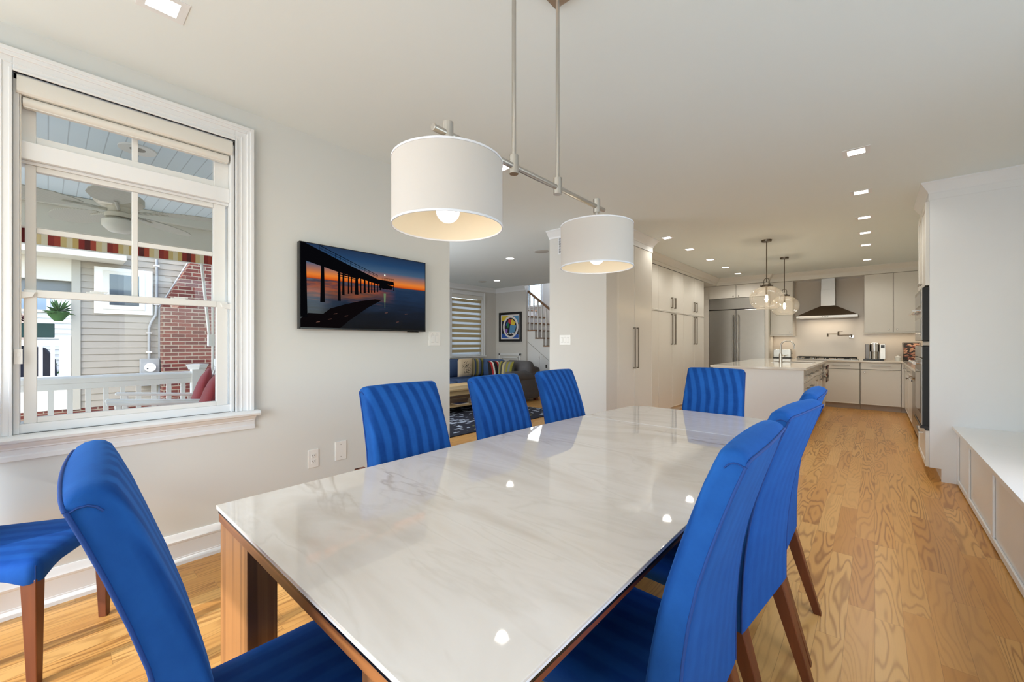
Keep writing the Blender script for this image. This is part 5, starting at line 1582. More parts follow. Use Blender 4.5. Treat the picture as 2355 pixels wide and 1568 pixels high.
aq([R(-k, -k), R(k, -k), R(k, -0.6), R(-k, -0.55)], 0.0015, 4)
def ell(ru, rv, e, mi, cu=0.05, cv=0.0, n=32):
    aq([R(cu + ru * math.cos(2*PI*i/n), cv + rv * math.sin(2*PI*i/n)) for i in range(n)], e, mi)
ell(0.82, 0.90, 0.002, 0); ell(0.64, 0.74, 0.0025, 5)
aq([R(-0.1, -0.6), R(0.5, -0.4), R(0.66, 0.1), R(0.3, 0.25), R(0.0, 0.1)], 0.003, 3)
aq([R(0.05, 0.2), R(0.45, 0.1), R(0.6, 0.35), R(0.2, 0.65)], 0.0032, 2)
aq([R(-0.2, 0.35), R(0.1, 0.2), R(0.15, 0.6), R(-0.15, 0.7)], 0.0034, 6)
aq([R(-0.35, -0.1), R(-0.15, -0.05), R(-0.1, 0.4), R(-0.3, 0.3)], 0.0036, 7)
aq([R(-0.5, -0.4), R(-0.3, -0.5), R(-0.25, -0.2), R(-0.45, -0.15)], 0.0038, 8)
aq([R(-0.45, 0.1), R(-0.4, 0.35), R(-0.2, 0.45), R(-0.3, 0.1)], 0.0033, 4)
for i in range(6):
    u = -0.3 + i * 0.16
    aq([R(u, -0.55), R(u + 0.06, -0.60), R(u + 0.14, -0.48), R(u + 0.08, -0.45)], 0.004, 0)
cols = [rgb(228, 226, 228), rgb(20, 22, 40), rgb(222, 196, 60), rgb(88, 146, 190), rgb(46, 92, 180), rgb(18, 20, 34), rgb(196, 60, 60), rgb(40, 120, 70), rgb(150, 110, 200)]
obj('print', b, [mat('print_ink_%s' % n_, c_, 0.5) for n_, c_ in zip(('white', 'navy', 'yellow', 'sky', 'blue', 'black', 'red', 'green', 'violet'), cols)], art)

# stairs (run along X, climbing to the west)
st = thing('staircase', 'white staircase with oak treads and white balusters beyond the family room', 'stairs', (-5.6, 8.8, 0))
nT = 0
x = -4.6
z = 0.20
k = 0
for k in range(11):
    xr = -4.69 - k * 0.262     # front (east) edge of tread k
    zz = 0.20 * (k + 1)
    xw = xr - 0.262
    if xr < -7.7: break
    b = B(); b.box(xw - 0.0, xr + 0.03, 8.27, 9.398, zz - 0.03, zz)
    obj('tread', b, M['oak_rail'], st, bevel=0.006)
    b = B(); b.box(xw, xr, 8.302, 9.398, max(0, zz - 0.2), zz - 0.031); obj('riser', b, M['trim'], st)
b = B()
P = [(-4.60, 0.0)]
for k in range(11):
    xr = -4.69 - k * 0.262; zz = 0.20 * (k + 1) - 0.032
    P += [(xr, zz - 0.168 if k else 0.0), (xr, zz)]
P += [(-7.57, 0.20 * 11 - 0.032), (-7.57, 0.0)]
P = [(max(p[0], -7.57), p[1]) for p in P]
b.prism([(-4.69, 0.0), (-4.69, 0.168)] + [q for k in range(1, 11) for q in ((-4.69 - k * 0.262, 0.2 * k - 0.032), (-4.69 - k * 0.262, 0.2 * (k + 1) - 0.032))] + [(-7.57, 2.168), (-7.57, 0.0)], 'y', 8.302 - 0.03, 8.302)
obj('stringer', b, M['trim'], st)
b = B()
b.tube([(-6.80, 8.262, 1.32 + .0), (-4.9, 8.262, 0.02)], 0.005, 6)
obj('stringer_moulding', b, M['grey_line'], st)
for k in range(3, 9):
    xr = -4.69 - k * 0.262
    for dx in (0.06, 0.19):
        xx = xr - dx
        if xx < -6.76: continue
        zz = 0.20 * (k + 1)
        zr = 2.60 + (xx + 6.76) * (-0.725)
        b = B(); b.box(xx - 0.014, xx + 0.014, 8.286, 8.314, zz, zr - 0.02); obj('baluster', b, M['trim'], st)
b = B()
b.loft([[(-6.77, 8.27, 2.575), (-6.77, 8.33, 2.575), (-6.77, 8.33, 2.64), (-6.77, 8.27, 2.64)], [(-5.2, 8.27, 2.575 - 1.57 * 0.725), (-5.2, 8.33, 2.575 - 1.57 * 0.725), (-5.2, 8.33, 2.64 - 1.57 * 0.725), (-5.2, 8.27, 2.64 - 1.57 * 0.725)]])
obj('handrail', b, M['oak_rail'], st, bevel=0.012)
w4 = thing('window_4', 'small window over the staircase', 'window', (-7.45, 9.42, 2.36)); w4['kind'] = 'structure'
b = B()
b.box(-7.74, -7.70, 9.385, 9.40, 2.30, 3.04); b.box(-7.20, -7.14, 9.385, 9.40, 2.30, 3.04); b.box(-7.74, -7.14, 9.38, 9.40, 2.30, 2.355); b.box(-7.74, -7.14, 9.385, 9.40, 2.985, 3.04)
obj('window_casing', b, M['trim'], w4)
b = B(); b.box(-7.70, -7.20, 9.44, 9.444, 2.36, 2.98); obj('pane', b, M['glass'], w4)
sb = thing('slat_blind', 'white slatted blind in the small stair window', 'window blind', (-7.45, 9.41, 2.36))
b = B()
for k in range(17):
    z = 2.375 + k * 0.036
    b.hexa([(-7.695, 9.402, z), (-7.205, 9.402, z), (-7.205, 9.430, z + 0.012), (-7.695, 9.430, z + 0.012), (-7.695, 9.402, z + 0.003), (-7.205, 9.402, z + 0.003), (-7.205, 9.430, z + 0.015), (-7.695, 9.430, z + 0.015)])
obj('slats', b, M['plate'], sb)

# sectional sofa
def soft(b, x0, x1, y0, y1, z0, z1, r=0.06, n=4, puff=0.02):
    """pillow-like rounded box"""
    cx, cy, cz = (x0+x1)/2, (y0+y1)/2, (z0+z1)/2
    hx, hy, hz = (x1-x0)/2, (y1-y0)/2, (z1-z0)/2
    r = min(r, hx * 0.98, hy * 0.98, hz * 0.98)
    lev = [(-hz, r), (-hz + r * 0.3, r * 0.28), (-hz + r, 0.0), (0, -puff), (hz - r, 0.0), (hz - r * 0.3, r * 0.28), (hz, r)]
    rings = []
    for dz, ins in lev:
        ring = []
        ex, ey = hx - ins, hy - ins
        rr = min(r, ex, ey) * 0.9
        for (sx, sy, a0) in ((1, 1, 0), (-1, 1, PI/2), (-1, -1, PI), (1, -1, 3*PI/2)):
            for q in range(n):
                a = a0 + PI/2 * q / (n-1)
                ring.append((cx + sx * (ex - rr) + rr * math.cos(a), cy + sy * (ey - rr) + rr * math.sin(a), cz + dz))
        rings.append(ring)
    b.loft(rings)
    return b
sf = thing('sectional_sofa', 'blue L shaped sectional sofa with rolled grey arm in the family room', 'sofa', (-7.1, 5.8, 0))
b = B(); soft(b, -7.75, -6.75, 2.9, 7.28, 0.06, 0.30, 0.03); soft(b, -6.9, -5.60, 6.32, 7.28, 0.06, 0.30, 0.03); soft(b, -7.78, -7.5, 2.9, 7.28, 0.10, 0.74, 0.06)
obj('base', b, M['sofa_grey'], sf, smooth=50)
b = B(); soft(b, -7.78, -5.60, 7.08, 7.30, 0.10, 0.74, 0.06)
obj('back_frame', b, M['sofa_grey'], sf, smooth=50)
b = B(); soft(b, -5.84, -5.60, 6.34, 7.24, 0.05, 0.50, 0.02)
b.cone((-5.70, 6.32, 0.545), (-5.70, 7.26, 0.545), 0.125, n=24)
obj('arm', b, M['sofa_grey'], sf, smooth=45)
for (x0, x1, y0, y1) in ((-7.52, -6.72, 2.95, 4.4), (-7.52, -6.72, 4.41, 5.85), (-7.52, -6.72, 5.86, 7.06), (-6.71, -5.86, 6.30, 7.06)):
    b = B(); soft(b, x0, x1, y0, y1, 0.30, 0.47, 0.06); obj('seat_cushion', b, M['sofa_blue'], sf, smooth=60)
for (x0, x1, y0, y1) in ((-7.56, -7.30, 2.95, 4.4), (-7.56, -7.30, 4.41, 5.80), (-7.56, -7.30, 5.81, 6.90)):
    b = B(); soft(b, x0, x1, y0, y1, 0.46, 0.885, 0.10, puff=0.03); obj('back_cushion', b, M['sofa_blue'], sf, smooth=60)
b = B(); soft(b, -7.24, -6.38, 6.86, 7.10, 0.46, 0.885, 0.10, puff=0.03); obj('back_cushion', b, M['sofa_blue'], sf, smooth=60)
b = B(); soft(b, -6.36, -5.60, 6.88, 7.12, 0.50, 0.875, 0.10, puff=0.03); obj('back_cushion', b, M['sofa_grey'], sf, smooth=60, label='greyish blue back cushion')
for x, y in ((-5.66, 6.40), (-5.66, 7.2), (-6.6, 6.4)):
    b = B(); b.box(x - 0.04, x + 0.04, y - 0.04, y + 0.04, 0, 0.07); obj('foot', b, M['leg'], sf, bevel=0.004)

def pillow(name, label, c, sx, sz, rotz, tilt, m, group=None):
    b = B()
    n = 10
    P = []
    def pt(i, j, s):
        u, v = i / n * 2 - 1, j / n * 2 - 1
        pin = 1 - 0.08 * (u * u + v * v) * 0.5 + 0.05 * (abs(u * v)) ** 2
        th = 0.06 * (max(0.0, (1 - u ** 4) * (1 - v ** 4)) ** 0.6)
        return Vector((u * sx / 2 * pin, s * th, (v * pin) * sz / 2))
    F = {}
    rz = Matrix.Rotation(rotz, 3, 'Z') @ Matrix.Rotation(tilt, 3, 'X')
    for s in (-1, 1):
        for i in range(n+1):
            for j in range(n+1):
                edge = i in (0, n) or j in (0, n)
                key = (i, j, 0 if edge else s)
                if key not in F:
                    p = rz @ pt(i, j, 0 if edge else s) + Vector(c)
                    F[key] = b.bm.verts.new(p)
    g = lambda i, j, s: F[(i, j, 0 if (i in (0, n) or j in (0, n)) else s)]
    for s in (-1, 1):
        for i in range(n):
            for j in range(n):
                q = [g(i, j, s), g(i+1, j, s), g(i+1, j+1, s), g(i, j+1, s)]
                b.bm.faces.new(q)
    o = obj(name, b, m, None, smooth=60)
    tag(o, label, 'cushion', group)
    return o
def tree_print():
    m, N, L, p = pr('cream_canvas_with_black_tree_print')
    g = N.new('ShaderNodeNewGeometry')
    mp = N.new('ShaderNodeMapping'); mp.inputs['Location'].default_value = (6.96, -6.27, -0.71)
    L.new(g.outputs['Position'], mp.inputs[0])
    sp = N.new('ShaderNodeSeparateXYZ'); L.new(mp.outputs[0], sp.inputs[0])
    v = N.new('ShaderNodeTexVoronoi'); v.inputs['Scale'].default_value = 34
    L.new(mp.outputs[0], v.inputs['Vector'])
    dot = math_node(N, L, 'LESS_THAN', v.outputs['Distance'], 0.36)
    r = math_node(N, L, 'SQRT', math_node(N, L, 'ADD', math_node(N, L, 'POWER', sp.outputs[1], 2), math_node(N, L, 'POWER', sp.outputs[2], 2)))
    inside = math_node(N, L, 'LESS_THAN', r, 0.145)
    f = math_node(N, L, 'MULTIPLY', dot, inside)
    mx = N.new('ShaderNodeMixRGB'); L.new(f, mx.inputs[0]); mx.inputs[1].default_value = rgb(206, 186, 156); mx.inputs[2].default_value = rgb(44, 36, 34)
    L.new(mx.outputs[0], p.inputs['Base Color']); p.inputs['Roughness'].default_value = 0.9
    return m
M['stripe_pil'] = stripe_fabric('olive_blue_striped_fabric', 'y', 3.2, [rgb(66, 76, 104), rgb(120, 118, 44), rgb(170, 156, 112), rgb(96, 112, 150), rgb(60, 66, 60), rgb(120, 118, 44), rgb(170, 156, 112)], space='World')
M['stripe_pil2'] = stripe_fabric('olive_grey_striped_fabric', 'x', 4.2, [rgb(120, 124, 124), rgb(140, 134, 52), rgb(66, 66, 60), rgb(180, 166, 120), rgb(120, 118, 110), rgb(140, 134, 52)], space='World')
pillow('throw_pillow', 'cream square cushion with a black tree print on the blue sofa', (-6.96, 6.27, 0.71), 0.46, 0.42, math.radians(90), math.radians(0), tree_print())
pillow('throw_pillow', 'olive and blue striped cushion beside the cream tree cushion', (-7.00, 6.70, 0.70), 0.38, 0.42, math.radians(90), 0, M['stripe_pil'])
pillow('throw_pillow', 'striped cushion leaning at the sofa corner next to the grey arm', (-6.02, 6.62, 0.68), 0.38, 0.38, math.radians(24), math.radians(-10), M['stripe_pil2'])
pillow('throw_pillow', 'red and black cushion tucked in the sofa corner behind the chair', (-6.32, 6.60, 0.68), 0.38, 0.38, math.radians(72), math.radians(-12), stripe_fabric('red_black_white_cushion_print', 'y', 7.0, [rgb(20, 18, 20), rgb(176, 40, 40), rgb(220, 216, 206), rgb(20, 18, 20)], space='World'))

# coffee table, tray, books
ct = thing('coffee_table', 'pale oak coffee table with a lower shelf on the patterned rug', 'coffee table', (-5.95, 5.1, 0.012))
b = B(); b.box(-6.35, -5.52, 4.30, 5.92, 0.415, 0.45); obj('table_top', b, M['pine'], ct, bevel=0.005)
b = B(); b.box(-6.32, -5.55, 4.33, 5.89, 0.335, 0.414); obj('apron', b, M['pine'], ct)
b = B(); b.box(-6.30, -5.54, 4.35, 5.87, 0.13, 0.155); obj('shelf', b, M['pine'], ct, bevel=0.003)
for x in (-6.30, -5.58):
    for y in (4.36, 5.86):
        b = B(); b.box(x - 0.03, x + 0.03, y - 0.03, y + 0.03, 0.012, 0.336); obj('leg', b, M['pine'], ct, bevel=0.003)
b = B(); b.lathe([(0.06, 0.0), (0.12, 0.012), (0.16, 0.03), (0.165, 0.045), (0.15, 0.04), (0.11, 0.02), (0.001, 0.01)], (-5.85, 5.62, 0.451), 28)
tag(obj('tray', b, [mat('blue_glazed_dish', rgb(36, 92, 140), 0.2)], None, smooth=50), 'shallow blue dish on the corner of the coffee table', 'dish')
bk = [(0.24, 0.17, 0.018, rgb(200, 196, 190)), (0.22, 0.16, 0.022, rgb(140, 98, 84)), (0.21, 0.15, 0.016, rgb(214, 208, 200)), (0.19, 0.14, 0.020, rgb(176, 170, 160))]
z = 0.1555
for i, (w_, d_, h_, c_) in enumerate(bk):
    t = thing('book', ['bottom grey', 'second brown', 'third pale', 'topmost grey'][i] + ' book of the stack on the coffee table shelf', 'book', (-5.72, 5.40, z), 0, 'books on the coffee table shelf')
    b = B(); b.box(-5.72 - d_/2, -5.72 + d_/2, 5.40 - w_/2, 5.40 + w_/2, z, z + 0.002); b.box(-5.72 - d_/2, -5.72 + d_/2, 5.40 - w_/2, 5.40 + w_/2, z + h_ - 0.002, z + h_)
    obj('cover', b, mat('book_cover_%s' % ['grey', 'brown', 'pale', 'stone'][i], c_, 0.5), t)
    b = B(); b.box(-5.72 - d_/2 + 0.004, -5.72 + d_/2 - 0.004, 5.40 - w_/2 + 0.004, 5.40 + w_/2 - 0.004, z + 0.002, z + h_ - 0.002); obj('pages', b, M['paper'], t)
    z += h_ + 0.0006
b = B(); b.box(-5.80, -5.60, 4.88, 5.14, 0.1555, 0.165); b.box(-5.78, -5.62, 4.90, 5.12, 0.165, 0.1665, 1)
tag(obj('magazine', b, [M['paper'], mat('navy_magazine_cover', rgb(50, 66, 110), 0.4)], None), 'flat navy magazine on the coffee table shelf', 'magazine')

def rug_mat():
    m, N, L, p = pr('navy_rug_with_pale_leaf_pattern')
    g = N.new('ShaderNodeNewGeometry')
    mp = N.new('ShaderNodeMapping'); mp.inputs['Scale'].default_value = (11, 3.2, 1)
    mp.inputs['Rotation'].default_value = (0, 0, 0.25)
    L.new(g.outputs['Position'], mp.inputs[0])
    v = N.new('ShaderNodeTexVoronoi'); v.inputs['Scale'].default_value = 1.6
    L.new(mp.outputs[0], v.inputs['Vector'])
    leaf_ = math_node(N, L, 'LESS_THAN', v.outputs['Distance'], 0.36)
    n = N.new('ShaderNodeTexNoise'); n.inputs['Scale'].default_value = 1.7; n.inputs['Detail'].default_value = 1
    L.new(g.outputs['Position'], n.inputs['Vector'])
    on_ = math_node(N, L, 'GREATER_THAN', n.outputs['Fac'], 0.47)
    olive = math_node(N, L, 'LESS_THAN', n.outputs['Fac'], 0.40)
    mx = N.new('ShaderNodeMixRGB'); L.new(math_node(N, L, 'MULTIPLY', leaf_, on_), mx.inputs[0]); mx.inputs[1].default_value = rgb(18, 22, 40); mx.inputs[2].default_value = rgb(176, 186, 202)
    mx2 = N.new('ShaderNodeMixRGB'); L.new(math_node(N, L, 'MULTIPLY', leaf_, olive), mx2.inputs[0]); L.new(mx.outputs[0], mx2.inputs[1]); mx2.inputs[2].default_value = rgb(150, 148, 84)
    L.new(mx2.outputs[0], p.inputs['Base Color']); p.inputs['Roughness'].default_value = 0.95
    return m
b = B(); b.box(-6.55, -4.25, 3.1, 6.28, 0.0005, 0.012)
tag(obj('area_rug', b, rug_mat(), None, bevel=0.003), 'navy area rug with pale leaf pattern under the coffee table', 'rug')
# small white chair by the stairs
hc = thing('hall_chair', 'small white wooden chair with turned finials by the stairs behind the sofa', 'chair', (-5.95, 7.9, 0))
for x in (-6.19, -5.72):
    b = B(); b.cone((x, 8.0, 0), (x, 8.0, 0.88), 0.02, n=12); b.sphere((x, 8.0, 0.93), 0.028); b.cone((x, 8.0, 0.88), (x, 8.0, 0.90), 0.03, n=12); obj('post', b, M['trim'], hc, smooth=40)
b = B(); b.prism([(-6.17, 0.56), (-5.74, 0.56), (-5.74, 0.70), (-5.84, 0.79), (-6.07, 0.79), (-6.17, 0.70)], 'y', 7.99, 8.01); bkp = obj('back_panel', b, M['trim'], hc)
b = B(); b.box(-5.975, -5.935, 7.985, 7.99, 0.66, 0.74); obj('cutout', b, M['slot'], bkp)
b = B(); b.box(-6.19, -5.72, 7.62, 8.0, 0.42, 0.45); obj('seat', b, M['trim'], hc, bevel=0.004)
for x in (-6.17, -5.74):
    b = B(); b.box(x - 0.018, x + 0.018, 7.64, 7.676, 0, 0.42); obj('leg', b, M['trim'], hc)

# ================================================================== OUTSIDE: porch and neighbours
b = B(); b.box(-5.75, XL - 0.121, -3.6, 2.378, -0.25, -0.02)
struct('floor_porch', b, mat('grey_porch_boards', rgb(190, 188, 180), 0.7))
b = B(); b.box(-5.75, XL - 0.121, -3.6, 2.378, 2.60, 2.68)
struct('ceiling_porch', b, M['bead'])
b = B(); b.box(-5.72, -5.50, -3.6, 2.30, 2.28, 2.598); b.box(-5.50, -5.44, -3.6, 2.30, 2.50, 2.598)
tag(obj('porch_beam', b, M['out_cream'], None, bevel=0.006), 'cream painted beam along the outer edge of the porch ceiling', 'beam')
b = B(); b.box(-30, XL - 0.5, -22, 20, -0.95, -0.85)
struct('floor_ground_outside', b, M['ground'])
# porch railing
pr_ = thing('porch_railing', 'white porch railing with square balusters outside the dining window', 'railing', (-5.5, 0.0, -0.06))
b = B(); b.prism([(-5.535, 0.90), (-5.465, 0.90), (-5.455, 0.945), (-5.475, 0.965), (-5.525, 0.965), (-5.545, 0.945)], 'y', -2.6, 1.04); b.box(-5.53, -5.47, -2.6, 1.04, 0.845, 0.90); obj('top_rail', b, M['out_white'], pr_, bevel=0.004)
b = B(); b.box(-5.525, -5.475, -2.6, 1.04, 0.03, 0.10); obj('bottom_rail', b, M['out_white'], pr_)
y = 0.95
while y > -1.6:
    b = B(); b.box(-5.518, -5.482, y - 0.018, y + 0.018, 0.10, 0.846); obj('baluster', b, M['out_white'], pr_)
    y -= 0.1165
b = B(); b.box(-5.555, -5.445, 1.02, 1.13, -0.06, 0.985); b.lathe([(0.08, 0), (0.085, 0.02), (0.10, 0.045), (0.10, 0.055), (0.001, 0.058)], (-5.5, 1.075, 0.985), 4); obj('post', b, M['out_white'], pr_)
# awning and poles
aw = thing('awning', 'red and yellow plaid awning fabric hanging from the porch beam', 'awning', (-5.75, -0.4, 2.2))
b = B(); b.hexa([(-5.60, -3.4, 2.15), (-5.60, 1.45, 2.15), (-5.605, 1.45, 2.15), (-5.605, -3.4, 2.15), (-5.60, -3.4, 2.279), (-5.60, 1.45, 2.279), (-5.605, 1.45, 2.279), (-5.605, -3.4, 2.279)])
obj('valance', b, M['awning'], aw)
b = B(); b.box(-5.61, -5.59, -3.4, 1.45, 2.140, 2.149); obj('hem_bar', b, M['out_white'], aw)
for (y0, z0, y1, z1) in ((1.13, 2.15, 1.21, 1.26), (1.235, 2.15, 1.235, 0.3)):
    b = B(); b.cone((-5.60, y0, z0), (-5.60, y1, z1), 0.014, n=10); obj('pole', b, M['out_white'], aw, smooth=40)
b = B(); b.box(-5.64, -5.58, 1.19, 1.25, 1.23, 1.36); obj('pole_bracket', b, M['out_white'], aw, bevel=0.004)
# ceiling fan
FXc, FYc = -4.30, 0.362
cf_ = thing('ceiling_fan', 'cream porch ceiling fan with woven leaf blades', 'ceiling fan', (FXc, FYc, 2.60))
b = B(); b.lathe([(0.07, 0.0), (0.072, -0.03), (0.05, -0.065), (0.02, -0.075)], (FXc, FYc, 2.60), 28); b.cone((FXc, FYc, 2.40), (FXc, FYc, 2.53), 0.016, n=12); obj('canopy', b, M['fan'], cf_, smooth=50)
b = B(); b.lathe([(0.02, 0.055), (0.05, 0.03), (0.13, 0.01), (0.145, -0.005), (0.145, -0.045), (0.12, -0.07), (0.075, -0.085), (0.07, -0.12), (0.085, -0.13), (0.085, -0.16), (0.001, -0.165)], (FXc, FYc, 2.375), 32); obj('motor', b, M['fan'], cf_, smooth=35)
b = B(); b.lathe([(0.07, 0), (0.10, -0.02), (0.10, -0.06), (0.06, -0.10), (0.001, -0.11)], (FXc, FYc, 2.21), 28); obj('light_bowl', b, mat('frosted_fan_glass', rgb(214, 210, 196), 0.3), cf_, smooth=50)
for k in range(5):
    a = math.radians(63 + 72 * k)
    b = B()
    ca, sa = math.cos(a), math.sin(a)
    def bp_(r, t, z): return (FXc + r * ca - t * sa, FYc + r * sa + t * ca, z)
    out_, top_ = [], []
    prof = [(0.20, 0.03), (0.26, 0.075), (0.36, 0.115), (0.50, 0.125), (0.60, 0.10), (0.68, 0.055), (0.71, 0.0)]
    pts = [(r, w_) for r, w_ in prof] + [(r, -w_) for r, w_ in prof[-2::-1]]
    b.loft([[bp_(r, w_, 2.272 + w_ * 0.12 - (r - 0.2) * 0.02) for r, w_ in pts], [bp_(r, w_, 2.278 + w_ * 0.12 - (r - 0.2) * 0.02) for r, w_ in pts]])
    b.cone(bp_(0.06, 0, 2.265), bp_(0.30, 0, 2.27), 0.012, 0.010, 8)
    obj('blade', b, M['rattan'], cf_)
pl = thing('porch_light', 'round recessed porch light in the beadboard ceiling', 'ceiling light', (-3.80, 0.41, 2.60))
b = B(); b.lathe([(0.03, -0.002), (0.055, -0.004), (0.10, -0.008), (0.102, 0.0)], (-3.80, 0.41, 2.60), 32, cap=False); obj('trim_ring', b, M['out_white'], pl, smooth=50)
b = B(); b.cone((-3.80, 0.41, 2.597), (-3.80, 0.41, 2.599), 0.05, n=24); obj('lens', b, mat('brownish_unlit_lens', rgb(150, 144, 134), 0.3), pl)
# rocking chairs
def rocker(x, y, rz, label):
    t = thing('rocking_chair', label, 'rocking chair', (x, y, -0.02), rz, 'porch rocking chairs')
    # local: facing -Y (towards south), back at +Y
    b = B()
    for s in (-1, 1):
        b.tube([(s * 0.27, -0.36 + 0.09 * k, 0.02 + 0.010 * (k - 4.0) ** 2 * 0.35) for k in range(10)], 0.018, 8)
        b.box(s * 0.27 - 0.018, s * 0.27 + 0.018, -0.26, -0.224, 0.03, 0.82); b.box(s * 0.27 - 0.018, s * 0.27 + 0.018, 0.20, 0.236, 0.03, 0.77)
    b.box(-0.27, 0.27, -0.25, -0.23, 0.36, 0.40)
    obj('frame', b, M['out_white'], t, bevel=0.004, local=True)
    for s in (-1, 1):
        b = B()
        b.hexa([(s*0.29 - 0.045, -0.31, 0.815), (s*0.29 + 0.045, -0.31, 0.815), (s*0.29 + 0.03, 0.30, 0.765), (s*0.29 - 0.03, 0.30, 0.765), (s*0.29 - 0.045, -0.31, 0.840), (s*0.29 + 0.045, -0.31, 0.840), (s*0.29 + 0.03, 0.30, 0.79), (s*0.29 - 0.03, 0.30, 0.79)])
        obj('armrest', b, M['out_white'], t, bevel=0.008, local=True)
    b = B(); b.hexa([(-0.25, -0.25, 0.42), (0.25, -0.25, 0.42), (0.25, 0.24, 0.38), (-0.25, 0.24, 0.38), (-0.25, -0.25, 0.44), (0.25, -0.25, 0.44), (0.25, 0.24, 0.40), (-0.25, 0.24, 0.40)]); obj('seat', b, M['out_white'], t, local=True)
    b = B(); b.hexa([(-0.24, -0.26, 0.445), (0.24, -0.26, 0.445), (0.24, 0.2, 0.405), (-0.24, 0.2, 0.405), (-0.24, -0.26, 0.50), (0.24, -0.26, 0.50), (0.24, 0.2, 0.46), (-0.24, 0.2, 0.46)]); obj('seat_cushion', b, M['cushion'], t, bevel=0.02, local=True, seg=3)
    b = B()
    for k in range(5): b.hexa([(-0.22 + 0.10*k, 0.24, 0.40), (-0.18 + 0.10*k, 0.24, 0.40), (-0.18 + 0.10*k, 0.26, 0.40), (-0.22 + 0.10*k, 0.26, 0.40), (-0.22 + 0.10*k, 0.42, 1.08), (-0.18 + 0.10*k, 0.42, 1.08), (-0.18 + 0.10*k, 0.44, 1.08), (-0.22 + 0.10*k, 0.44, 1.08)])
    b.box(-0.26, 0.26, 0.41, 0.445, 1.06, 1.13)
    obj('slat_back', b, M['out_white'], t, bevel=0.004, local=True)
    b = B()
    rings = []
    for k in range(9):
        q = k / 8; z = 0.50 + 0.55 * q; yy = 0.20 + 0.165 * q
        w_ = 0.225 * (1 - 0.9 * max(0, (q - 0.72) / 0.28) ** 2) if q < 1 else 0.03
        th = 0.045 * (1 - (2*q - 1) ** 4) + 0.012
        rings.append([(w_ * math.cos(2*PI*i/20), yy + th * math.sin(2*PI*i/20), z) for i in range(20)])
    b.loft(rings); obj('back_cushion', b, M['cushion'], t, smooth=60, local=True)
    return t
rk = rocker(-4.80, 0.66, math.radians(-10), 'white rocking chair with maroon cushion, nearer the porch railing')
dup(rk, (-4.02, 0.55, -0.02), math.radians(-10), 'white rocking chair with maroon cushion, nearer the window glass')

# neighbour's house: clapboard wall, corner board, window, porch roof, foundation
NX = -10.5
nh = thing('neighbor_house', 'neighbouring house with taupe clapboard siding and white trimmed window', 'house', (NX, 1.5, -0.85))
b = B()
zz = 0.12
while zz < 5.6:
    b.hexa([(NX - 0.2, 0.383, zz), (NX + 0.014, 0.383, zz), (NX + 0.014, 6.0, zz), (NX - 0.2, 6.0, zz), (NX - 0.2, 0.383, zz + 0.118), (NX, 0.383, zz + 0.118), (NX, 6.0, zz + 0.118), (NX - 0.2, 6.0, zz + 0.118)])
    zz += 0.118
obj('siding', b, M['siding'], nh)
b = B(); b.box(NX - 0.2, NX + 0.03, 0.275, 0.383, 0.10, 5.6); obj('corner_board', b, M['corner'], nh)
b = B(); b.box(NX - 0.2, NX + 0.01, -4.0, 6.0, -0.86, 0.115); obj('foundation', b, M['brick'], nh)
b = B(); b.box(NX + 0.001, NX + 0.05, 0.55, 1.342, 1.80, 2.643); wf = obj('window', b, M['out_white'], nh, bevel=0.004)
b = B(); b.box(NX + 0.05, NX + 0.07, 0.66, 1.23, 1.88, 2.58); obj('sash', b, M['out_cream'], wf, bevel=0.004)
b = B(); b.box(NX + 0.070, NX + 0.074, 0.745, 1.145, 1.96, 2.52); obj('pane', b, mat('reflective_window_glass', rgb(60, 70, 78), 0.05, spec=1.0), wf)
b = B(); b.box(NX + 0.0, NX + 0.55, -4.0, 0.93, 2.72, 2.90); b.box(NX + 0.4, NX + 0.65, -4.0, 1.02, 2.88, 3.0); b.box(NX - 2.0, NX + 0.5, -4.0, 0.93, 2.86, 2.95); obj('porch_eave', b, M['out_cream'], nh, bevel=0.01)
b = B(); b.box(NX - 0.15, NX + 0.02, -4.0, 0.275, 2.34, 2.72); obj('porch_header', b, M['out_cream'], nh)
b = B(); b.box(NX - 0.10, NX - 0.08, -4.0, 0.275, 2.06, 2.34); obj('porch_screen', b, mat('grey_insect_screen', rgb(128, 132, 130), 0.9), nh)
b = B(); b.box(NX - 0.15, NX + 0.02, -4.0, 0.275, 0.12, 0.60); obj('porch_skirt', b, M['out_cream'], nh)
b = B(); b.box(NX - 3.0, NX - 0.15, -4.0, 0.275, 0.50, 0.58); obj('porch_deck', b, M['corner'], nh)
chm = B()
cy0, cy1 = 1.452, 2.45
chm.prism([(cy0, -0.86), (cy1, -0.86), (cy1, 5.6), (2.12, 5.6), (2.12, 3.25), (1.88, 2.86), (cy0, 1.97)], 'x', NX + 0.0, NX + 0.32)
ch = obj('chimney', chm, M['brick'], nh)
b = B(); b.box(NX + 0.01, NX + 0.06, 1.425, 1.455, -0.8, 1.97); b.tube([(NX + 0.06, 1.44, 1.95), (NX + 0.06, 1.87, 2.86), (NX + 0.06, 2.10, 3.25)], 0.02, 6); obj('chimney_flashing', b, M['meter'], nh)
em = thing('electric_meter', 'grey electric meter box with conduit on the neighbouring house wall', 'meter', (NX + 0.05, 1.3, 0.7))
b = B(); b.box(NX + 0.015, NX + 0.14, 1.155, 1.435, 0.45, 0.965); obj('enclosure', b, M['meter'], em, bevel=0.008)
b = B(); b.cone((NX + 0.14, 1.295, 0.80), (NX + 0.19, 1.295, 0.80), 0.085, 0.08, 28); obj('dial_glass', b, M['plate'], em, smooth=40)
b = B(); b.box(NX + 0.19, NX + 0.192, 1.245, 1.345, 0.825, 0.832); b.box(NX + 0.19, NX + 0.192, 1.24, 1.265, 0.77, 0.79); obj('dial_marks', b, M['slot'], em)
